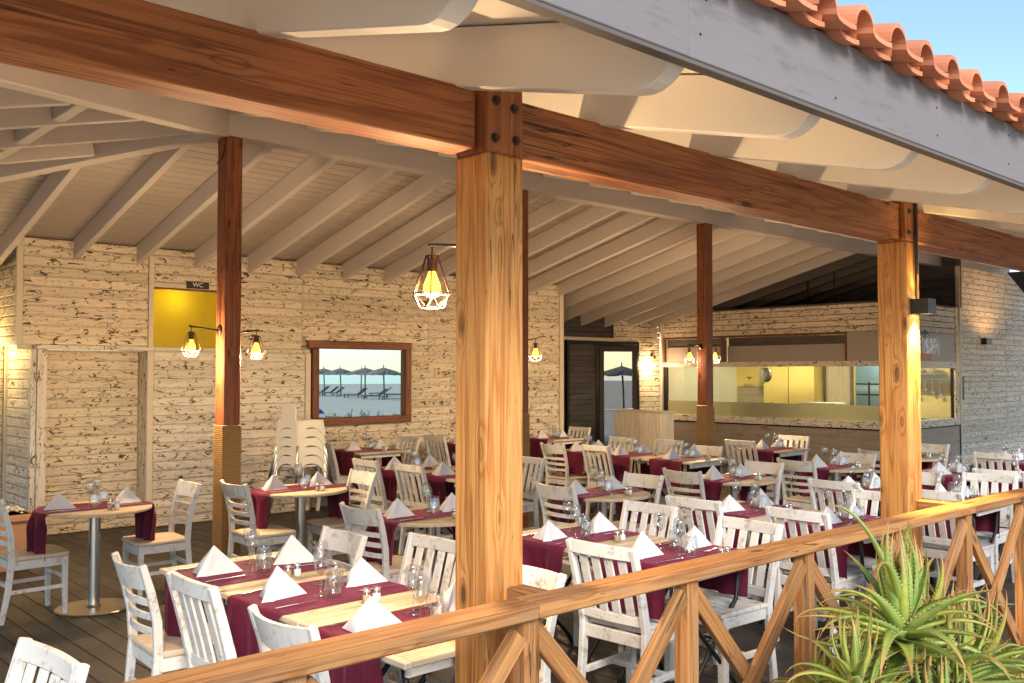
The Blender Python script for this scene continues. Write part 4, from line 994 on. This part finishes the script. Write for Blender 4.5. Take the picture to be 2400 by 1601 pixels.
# ------------------------------------------------------------------ layout (x along the railing, y away from it)
# round tables, back row
table('R', 2.46, 7.27, 'in front of the plank niche at the far left')
chair('L', 1.79, 7.39, 1, 'ladder-back chair cut by the left edge, facing the niche table')
chair('L', 3.22, 7.34, -1, 'ladder-back chair on the right of the table before the niche')
table('R', 4.15, 7.19, 'right of the left rope-wrapped post')
chair('L', 3.46, 7.06, 1, 'ladder-back chair standing against the left rope-wrapped post')
chair('L', 4.72, 7.08, -1, 'ladder-back chair right of the table by the left rope-wrapped post')
# round tables, middle row
row2 = [(4.07, 5.26, 'half hidden left of the foreground column'), (5.87, 5.24, 'first right of the foreground column'), (7.57, 5.10, 'second right of the foreground column'), (9.32, 5.0, 'just left of the right-hand column'), (11.05, 5.0, 'behind the right-hand column')]
for x_, y_, d_ in row2: table('R', x_, y_, d_)
for kd, xt, y_, f_, lb in (('L', 3.47, 5.26, 1, 'ladder-back chair left of the round table half hidden by the foreground column'),
    ('L', 5.29, 5.22, 1, 'ladder-back chair left of the first round table right of the foreground column'), ('L', 6.39, 5.22, -1, 'ladder-back chair right of the first round table right of the foreground column'),
    ('L', 6.89, 5.18, 1, 'ladder-back chair left of the second round table right of the foreground column'), ('L', 8.15, 5.12, -1, 'ladder-back chair right of the second round table right of the foreground column'),
    ('L', 8.58, 5.02, 1, 'ladder-back chair left of the round table just left of right-hand column'), ('L', 9.78, 4.98, -1, 'ladder-back chair right of the round table just left of right-hand column'),
    ('L', 10.30, 5.02, 1, 'ladder-back chair left of the round table behind the right-hand column'), ('L', 11.75, 5.0, -1, 'ladder-back chair seen right of the right-hand column at a round table')):
    chair(kd, xt, y_, f_, lb, rot=random.uniform(-3, 3))
# long table in the foreground: three square tables in line
for y_, d_ in ((4.42, 'farthest in foreground long table'), (3.74, 'middle of the foreground long table'), (3.01, 'nearest railing in foreground long table')): table('Q', 2.29, y_, d_)
chair('L', 1.68, 4.49, 1, 'ladder-back chair at the far left side of the foreground long table', rot=-3)
chair('S', 1.70, 3.84, 1, 'leaning slat-back chair in the left foreground, at the long table middle')
chair('L', 1.70, 3.09, 1, 'curved-crest chair half hidden by the rail, left of foreground long table')
chair('L', 2.86, 4.48, -1, 'ladder-back chair across the far end of the foreground long table')
chair('S', 3.07, 3.90, -1, 'slat-back chair left of the foreground column, right side of long table')
chair('L', 2.96, 3.08, -1, 'white chair just right of the foreground column, low behind the rail')
chair('S', .94, 3.12, -1, 'slat-back chair cropped at the bottom left corner', rot=6)
# second long table right of the column
for y_, d_ in ((3.97, 'far one of pair right of foreground column'), (3.23, 'near one of pair right of foreground column')): table('Q', 4.22, y_, d_)
chair('S', 3.58, 3.22, 1, 'large slat-back chair seen from behind, right of the foreground column')
chair('S', 4.91, 3.96, -1, 'slat-back chair facing the pair of tables right of the column, far side')
chair('S', 4.80, 3.14, -1, 'slat-back chair with runner on its seat, behind the second rail cross')
# third
for y_, d_ in ((3.88, 'far one of pair before right-hand column'), (3.14, 'near one of pair before right-hand column')): table('Q', 5.96, y_, d_)
chair('S', 5.32, 3.92, 1, 'slat-back chair seen from behind, far side of pair before right-hand column')
chair('S', 5.38, 3.14, 1, 'slat-back chair seen from behind, near side of pair before right-hand column')
chair('S', 6.62, 3.20, -1, 'slat-back chair mostly hidden behind the right-hand column')
# fourth
for y_, d_ in ((3.84, 'far one of pair right of right-hand column'), (3.10, 'near one of pair right of right-hand column')): table('Q', 7.66, y_, d_)
chair('S', 7.01, 3.76, 1, 'slat-back chair left of the right-hand column, far pair')
chair('S', 7.00, 2.96, 1, 'slat-back chair just right of the right-hand column above the rail')
chair('L', 8.40, 3.70, -1, 'ladder-back chair just right of the right-hand column')
chair('S', 8.46, 3.10, -1, 'slat-back chair facing left near the right edge of the view', rot=2)
# fifth
for y_, d_ in ((3.86, 'far one of pair at right edge'), (3.14, 'near one of pair at right edge')): table('Q', 9.52, y_, d_)
chair('S', 8.88, 3.20, 1, 'slat-back chair at the right edge seen from behind, nearer')
chair('S', 10.72, 3.90, 1, 'slat-back chair at the right edge before the grey plank wall')
table('Q', 11.36, 3.9, 'beyond the right edge before the grey plank wall')
# back rows
for y_, d_ in ((7.16, 'near one of mid-room pair left of column'), (7.90, 'far one of mid-room pair left of column')): table('Q', 5.90, y_, d_)
chair('S', 5.29, 7.17, 1, 'slat-back chair at mid room pair left of the column, nearer')
chair('S', 5.27, 7.86, 1, 'slat-back chair at mid room pair left of the column, farther')
chair('S', 6.66, 6.95, -1, 'slat-back chair peeping out right of the foreground column')
table('Q', 6.85, 10.18, 'under the beach mirror against the wall')
chair('S', 6.20, 10.22, 1, 'slat-back chair below the left corner of the mirror')
chair('S', 7.55, 10.22, -1, 'slat-back chair below the right corner of the mirror')
table('Q', 8.62, 10.18, 'against the wall right of the mirror')
chair('S', 7.96, 10.2, 1, 'slat-back chair against the wall right of the mirror')
table('Q', 10.2, 10.1, 'against the wall at the room corner')
chair('S', 10.90, 10.2, -1, 'slat-back chair in front of the dark louvred door')
for y_, d_ in ((6.66, 'nearest of three before the kitchen'), (7.42, 'middle of three before the kitchen'), (8.16, 'farthest of three before the kitchen')): table('Q', 8.90, y_, d_)
chair('L', 8.23, 8.16, 1, 'ladder-back chair at farthest of three tables before the kitchen')
chair('S', 8.30, 7.50, 1, 'slat-back chair left of the middle of three tables before the kitchen')
chair('S', 9.60, 8.20, -1, 'slat-back chair before the plank stand, left one')
chair('S', 9.68, 7.48, -1, 'slat-back chair before the plank stand, right one')
chair('L', 9.42, 6.70, -1, 'ladder-back chair in front of the post before the kitchen')
table('Q', 10.92, 6.74, 'alone in front of the kitchen counter')
chair('S', 10.29, 6.82, 1, 'slat-back chair left of the lone table at the kitchen counter')
chair('S', 11.60, 6.80, -1, 'slat-back chair right of the lone table at the kitchen counter')

# ------------------------------------------------------------------ stacked high chairs by the wall
def make_high():
    t = thing('high_chair', 'x', 'chair')
    m = MB()
    # tub: side panels with arched cut-outs
    def arch(w2, z0, z1):
        pts = [(-w2, z0), (-w2, z1), (w2, z1), (w2, z0), (w2-.03, z0)]
        pts += [((w2-.04)*math.cos(a), z0+.10*math.sin(a)) for a in [math.pi*k/8 for k in range(1, 8)]]+[(-w2+.03, z0)]
        return pts
    for s in (-1, 1):
        m = MB(); m.prism(arch(.19, .60, .78), lambda u, v, w_: (s*(.17+(.78-v)*.15)+w_, u*(1+(.78-v)*.6), v), -.008, .008); m.build('side_panel', 'plastic_white', t)
        m = MB(); m.prism(arch(.19, .60, .78), lambda u, v, w_: (u*(1+(.78-v)*.6), s*(.17+(.78-v)*.15)+w_, v), -.008, .008); m.build('end_panel', 'plastic_white', t)
        for q in (-1, 1):
            m = MB(); m.tube([(s*.16, q*.16, .70), (s*.27, q*.27, 0)], .014, 8); m.build('leg', 'steel', t, smooth=True)
    m = MB(); m.box((-.17, -.17, .66), (.17, .17, .68)); m.build('seat', 'plastic_white', t)
    return t
HI = make_high(); HX, HY = 5.62, 9.75
for i in range(5):
    o = HI if i == 0 else copy_tree(HI)
    o.location = (HX, HY, i*.105); o.rotation_euler = (0, 0, R(8)); o['group'] = 'stacked white high chairs'
    o['label'] = ('bottom', 'second', 'third', 'fourth', 'topmost')[i]+' of the stacked white high chairs by the wall'
m = MB(); m.prism([(-.13, 0), (-.13, .10)]+[(.13*math.cos(a), .10+.10*math.sin(a)) for a in [math.pi-math.pi*k/10 for k in range(11)]]+[(.13, 0)], lambda u, v, w_: (-.17+w_, u, 1.20+v), -.01, .01)
m.build('backrest', 'plastic_white', o, loc=(0, 0, -.42))
# terracotta planter at the left, in front of the return wall
pt = thing('plant_pot', 'square terracotta planter by the left wall corner', 'pot', (2.35, 9.2, 0))
m = MB(); m.prism([(-.17, -.17), (.17, -.17), (.17, .17), (-.17, .17)], lambda u, v, w_: (u*(.8+.2*w_/.5), v*(.8+.2*w_/.5), w_), 0, .5); m.build('body', 'terracotta_pot', pt, bev=.01)
m = MB(); m.box((-.2, -.2, .44), (.2, .2, .50)); m.build('rim', 'terracotta_pot', pt, bev=.008)
m = MB()
for k in range(70):
    a = random.uniform(0, 6.28); r = random.uniform(0, .16); z = .5+random.uniform(0, .05); s = random.uniform(.015, .03)
    m.lathe([(0, -s*.6), (s, 0), (0, s*.6)], 6, (r*math.cos(a), r*math.sin(a), z))
m.build('pebbles', 'plastic_white', pt); children(pt)[-1]['kind'] = 'stuff'

# ================================================================== ALOES
def leaf_mesh(L, wd, curl, rise, seed, dry=False):
    """leaf in local XZ: starts at the origin, runs to +x, bends by curl"""
    rr = random.Random(seed); n = 11; m = MB(); pts = []; a = rise; p = Vector((0, 0, 0)); ds = L/n; sway = rr.uniform(-.5, .5)
    dirs = []
    for i in range(n+1):
        pts.append(p.copy()); d = Vector((math.cos(a), math.sin(sway*(i/n)**2)*.3, math.sin(a))).normalized(); dirs.append(d); p = p+d*ds; a += curl/n*(.5+i/n)
    vs = []; tips = []
    for i, q in enumerate(pts):
        tt = i/n; ww = wd*(1-tt**1.6)*(.75+.5*min(1, tt*5)*(1-tt)) + (.0008 if i < n else .0003)
        if dry: ww *= .45
        d = dirs[i]; s = Vector((0, 1, 0)); s = (s-d*s.dot(d)).normalized(); u = d.cross(s)*-1
        up = s.cross(d)*-1
        if up.z < 0 and abs(d.z) < .9: up = -up
        th = ww*.42
        for (cs, cu) in ((-1, .12), (-.45, -.22), (0, -.30), (.45, -.22), (1, .12), (.55, -.75), (0, -1.0), (-.55, -.75)):
            vs.append(q+s*ww*cs*.5+up*th*cu); tips.append(tt)
    fs = [(i*8+k, i*8+(k+1) % 8, (i+1)*8+(k+1) % 8, (i+1)*8+k) for i in range(n) for k in range(8)]
    m.add(vs, fs)
    if not dry:   # marginal teeth
        for i in range(1, 2*n-2):
            f = i/2; i0 = int(f); fr = f-i0; 
            for k in (0, 4):
                e0 = Vector(vs[i0*8+k])*(1-fr)+Vector(vs[(i0+1)*8+k])*fr; c0 = Vector(vs[i0*8+2])*(1-fr)+Vector(vs[(i0+1)*8+2])*fr
                o_ = (e0-c0).normalized(); d = dirs[i0]; h = wd*.17*(1-f/n*.6)
                b0 = len(m.v); m.add([e0-d*h*.5-o_*h*.2, e0+d*h*.5-o_*h*.2, e0+o_*h+d*h*.5, e0+Vector((0, 0, -h*.3))-o_*h*.2], [(0, 1, 2), (1, 3, 2), (3, 0, 2)], 1); tips += [f/n]*4
    me = m.mesh(['aloe_dry', 'aloe_dry'] if dry else ['aloe', 'aloe_tooth'], smooth=True, name='leaf')
    at = me.attributes.new('tip', 'FLOAT', 'POINT'); at.data.foreach_set('value', tips[:len(me.vertices)])
    return me
LEAF = [[leaf_mesh(1.0, .13, c, 0.0, 100+k*7+j) for j in range(3)] for k, c in enumerate((1.1, -.8, -2.0))]
DRY = [leaf_mesh(1.0, .085, c, 0.0, 300+k, True) for k, c in enumerate((-1.8, -2.6, 1.4))]
def aloe(label, loc, nl, ln, ground=Zg+.12, lean=(0, 0), seed=1, dry=6, spread=1.0):
    rr = random.Random(seed); loc = Vector(loc); foot = Vector((loc.x+lean[0], loc.y+lean[1], ground))
    t = thing('aloe_plant', label, 'plant', foot, group='aloe plants before the railing'); top = loc-foot
    m = MB(); path = [Vector((0, 0, -.1)), top*.35+Vector((lean[0]*.3, 0, 0)), top*.7, top]; m.tube([tuple(p) for p in path], [.035, .03, .028, .03], 8); m.build('stem', 'aloe_stem', t, smooth=True)
    nl = int(nl*2.0)
    for i in range(nl):
        f = (i+.5)/nl; az = i*2.39996+rr.uniform(-.35, .35)
        el = R(82)-f*R(92)*spread+rr.uniform(-.16, .16)          # inner leaves upright, outer ones spread
        k = 0 if f < .35 else (1 if rr.random() < .55 else 2)
        if f > .8: k = 2 if rr.random() < .4 else 0
        L = ln*(.62+.5*math.sin(min(1, f*1.5)*1.57))*rr.uniform(.8, 1.15)
        o = put('leaf', LEAF[k][rr.randrange(3)], t, top+Vector((0, 0, -.10*f)), (0, -el, az)); wv = rr.uniform(.8, 1.1)
        wv *= 1.0-.28*f; o.scale = (L, L*wv*1.1, L*wv)
    for i in range(dry):
        az = rr.uniform(0, 6.28); o = put('dry_leaf', DRY[rr.randrange(3)], t, top+Vector((0, 0, -.08-rr.uniform(0, .25))), (0, rr.uniform(-.3, .9), az)); L = ln*rr.uniform(.6, 1.1); o.scale = (L, L, L)
    return t
aloe('tallest green aloe in the middle of the clump before the rail', (3.30, 1.52, .88), 30, .40, lean=(.08, -.02), seed=3, dry=16)
ta = [o for o in bpy.data.objects if o.name.startswith('aloe_plant')][0]
for az_, el_, L_ in ((2.2, 1.35, .62), (3.4, .9, .58), (.3, 1.1, .55)):
    o = put('leaf', LEAF[2][0], ta, Vector((-.08, .02, .90-Zg-.12)), (0, -el_, az_)); o.scale = (L_, L_*.55, L_*.5)
aloe('smaller aloe leaning left in the clump before the rail', (3.03, 1.56, .74), 24, .28, lean=(.18, 0), seed=8, dry=14)
aloe('yellowish aloe at the right edge of the clump', (3.86, 1.50, .62), 30, .42, lean=(-.1, 0), seed=12, dry=14)
aloe('low pale aloe at the bottom of the frame', (3.28, 1.38, .56), 26, .36, lean=(.05, .05), seed=21, dry=12)
aloe('aloe behind the clump, close to the rail on the right', (4.02, 1.78, .72), 24, .42, lean=(0, 0), seed=33, dry=12)
aloe('dark aloe low behind the clump on the left', (3.30, 1.80, .52), 20, .34, lean=(0, 0), seed=37, dry=14)
aloe('broad yellow aloe close in front of the tallest one', (3.46, 1.40, .70), 28, .34, seed=71, dry=10)
aloe('yellow green aloe low between the middle and right aloes', (3.62, 1.60, .50), 26, .40, seed=61, dry=14)
aloe('bushy aloe at the bottom edge right of the middle', (3.66, 1.36, .40), 26, .38, seed=67, dry=14)
aloe('small aloe in the bottom right corner', (4.05, 1.42, .34), 22, .36, seed=44, dry=14)
aloe('small dull aloe low at the left of the clump', (3.02, 1.42, .42), 18, .30, seed=51, dry=14)
# loose dry twigs and stalks between the aloes
m = MB(); rr = random.Random(5)
for i in range(260):
    p = Vector((rr.uniform(2.7, 4.6), rr.uniform(1.15, 1.95), Zg+.1)); d = Vector((rr.uniform(-.5, .5), rr.uniform(-.4, .4), rr.uniform(.3, 1.0)))*rr.uniform(.2, .6)
    bnd = Vector((rr.uniform(-.15, .15), rr.uniform(-.1, .1), -.05)); m.tube([p, p+d*.5+bnd*.3, p+d+bnd], [.004, .003, .0015], 4)
tag(m.build('dry_twigs', 'dry_twig'), 'tangle of dry twigs and stalks under the aloes', 'twigs', kind='stuff')
# round-leaved seedling and grass blades at the foot of the frame
sg = thing('leafy_weed', 'bright leafy weed at the foot of the aloes', 'weed', (2.86, 1.36, Zg+.1))
for i in range(16):
    a = random.uniform(0, 6.28); m = MB(); L = random.uniform(.05, .09); z = .55+random.uniform(0, .16)
    m.grid(lambda u, v: (L*u, (v-.5)*L*.9*math.sin(min(1, u*1.05)*math.pi)**.7 if 0 < u < 1 else 0, .02*math.sin(u*3)), 6, 4)
    o = m.build('leaf', 'leafy', sg, smooth=True, fix=False); o.location = (random.uniform(-.09, .09), random.uniform(-.07, .07), z); o.rotation_euler = (random.uniform(-.4, .4), random.uniform(-.9, .2), a)
m = MB()
for i in range(7): m.tube([(0, 0, 0), (random.uniform(-.05, .05), random.uniform(-.04, .04), .4), (random.uniform(-.09, .09), random.uniform(-.06, .06), .62)], .004, 5)
m.build('stem', 'leafy', sg)
for k, (x_, y_, z_, h_) in enumerate(((1.62, 1.75, .35, .62), (1.74, 1.78, .30, .58))):
    m = MB(); rr = random.Random(90+k)
    for i in range(4): 
        q = rr.uniform(-.04, .04); m.sweep([(q, 0, Zg), (q+rr.uniform(-.02, .02), 0, .3), (q+rr.uniform(-.07, .07), 0, .3+h_*rr.uniform(.5, .95)-.1)], [.010, .010, .002], [.003, .003, .001], (1, 0, 0))
    o = m.build('grass_tuft', 'leafy'); o.location = (x_, y_, 0); tag(o, ('left', 'right')[k]+' grass tuft poking up before the rail', 'grass', 'grass tufts before the rail')

# ================================================================== BEACH seen in the mirror and the door glass
def parasol(x, y, label, h=2.45, r=1.45, lean=0.0, seed=0):
    t = thing('beach_parasol', label, 'parasol', (x, y, Zg-.02), group='thatched beach parasols'); rr = random.Random(seed)
    m = MB(); m.tube([(0, 0, 0), (lean*.3, 0, h*.5), (lean, 0, h)], .055, 8); m.build('pole', 'grey_wood', t, smooth=True)
    m = MB(); N = 36; vs = [(lean, 0, h+.05)]
    rings = ((.25, -.06), (.6, -.22), (.9, -.42), (1.0, -.52))
    for (q, z) in rings:
        for k in range(N):
            e = r*q*(1+(rr.uniform(-.05, .06) if q > .8 else 0)); vs.append((lean+e*math.cos(6.2832*k/N), e*math.sin(6.2832*k/N), h+z+(rr.uniform(-.06, .03) if q > .8 else 0)))
    fs = [(0, 1+k, 1+(k+1) % N) for k in range(N)]
    for i in range(len(rings)-1): fs += [(1+i*N+k, 1+(i+1)*N+k, 1+(i+1)*N+(k+1) % N, 1+i*N+(k+1) % N) for k in range(N)]
    b0 = len(vs); vs.append((lean, 0, h-.12)); fs += [(b0, 1+3*N+(k+1) % N, 1+3*N+k) for k in range(N)]
    m.add(vs, fs); m.build('thatch_canopy', 'thatch', t)
    m = MB(); m.tube([(lean, 0, h), (lean, 0, h+.28)], [.05, .02], 6); m.build('finial', 'grey_wood', t)
    return t
par = [(46.2, -54.6, 'leftmost thatched parasol in the mirror'), (45.6, -50.8, 'second thatched parasol from the left in the mirror'), (42.9, -42.9, 'third thatched parasol, largest in the mirror'), (41.5, -38.2, 'rightmost thatched parasol in the mirror'), (52.5, -58.0, 'thatched parasol behind the third one in the mirror'), (7.6, -24.0, 'thatched parasol reflected in the glass door'), (-2.0, -52.0, 'far thatched parasol reflected in the glass door')]
for i, (x_, y_, lb) in enumerate(par): parasol(x_, y_, lb, seed=i, lean=random.uniform(-.12, .12), r=1.55)
def lounger(x, y, rz, label):
    t = thing('sun_lounger', label, 'sun lounger', (x, y, Zg-.02), rz, 'sun loungers on the beach')
    m = MB(); m.box((-.95, -.33, .28), (.35, .33, .36)); m.build('bed', 'lounger_fabric', t, bev=.02)
    m = MB(); m.prism([(.35, .28), (.35, .36), (.95, .85), (1.0, .79)], lambda u, v, w_: (u, w_, v), -.33, .33); m.build('backrest', 'lounger_fabric', t, bev=.01)
    for sx_ in (-.8, .5):
        for sy_ in (-.28, .28):
            m = MB(); m.box((sx_-.03, sy_-.03, 0), (sx_+.03, sy_+.03, .28)); m.build('leg', 'grey_wood', t)
    return t
for i, (x_, y_, rz, lb) in enumerate(((44.8, -51.8, .9, 'sun lounger under the second parasol in the mirror, left'), (43.8, -49.3, .9, 'sun lounger under the second parasol in the mirror, right'), (45.6, -54.6, 1.0, 'sun lounger under the leftmost parasol in the mirror'), (42.5, -43.8, 1.1, 'sun lounger under the third parasol in the mirror, near'), (46.5, -46.0, .3, 'sun lounger behind the third parasol in the mirror'), (41.6, -39.6, 1.0, 'sun lounger under the rightmost parasol in the mirror'), (44.4, -40.6, .4, 'sun lounger behind the rightmost parasol in the mirror'))): lounger(x_, y_, rz, lb)
# upturned blue boat on the sand, low at the left of the mirror
bt = thing('blue_boat', 'blue boat hull low at the left of the mirror', 'boat', (24.6, -21.0, Zg), R(30)); bt.scale = (.42, .42, .62)
m = MB()
def hull(u, v):
    q = (u-.5)*2; a = math.pi*v; wd_ = .75*(1-abs(q)**2.6); return (q*2.4, wd_*math.cos(a), .62*(1-abs(q)**3)*math.sin(a)**.8 if 0 < v < 1 else 0)
m.grid(hull, 24, 12); m.build('hull', 'blue_paint', bt, smooth=True)
m = MB(); m.tube([(-2.3, 0, .05), (-1.2, 0, .58), (0, 0, .66), (1.2, 0, .58), (2.3, 0, .05)], .035, 6); m.build('keel', 'chair_white', bt)
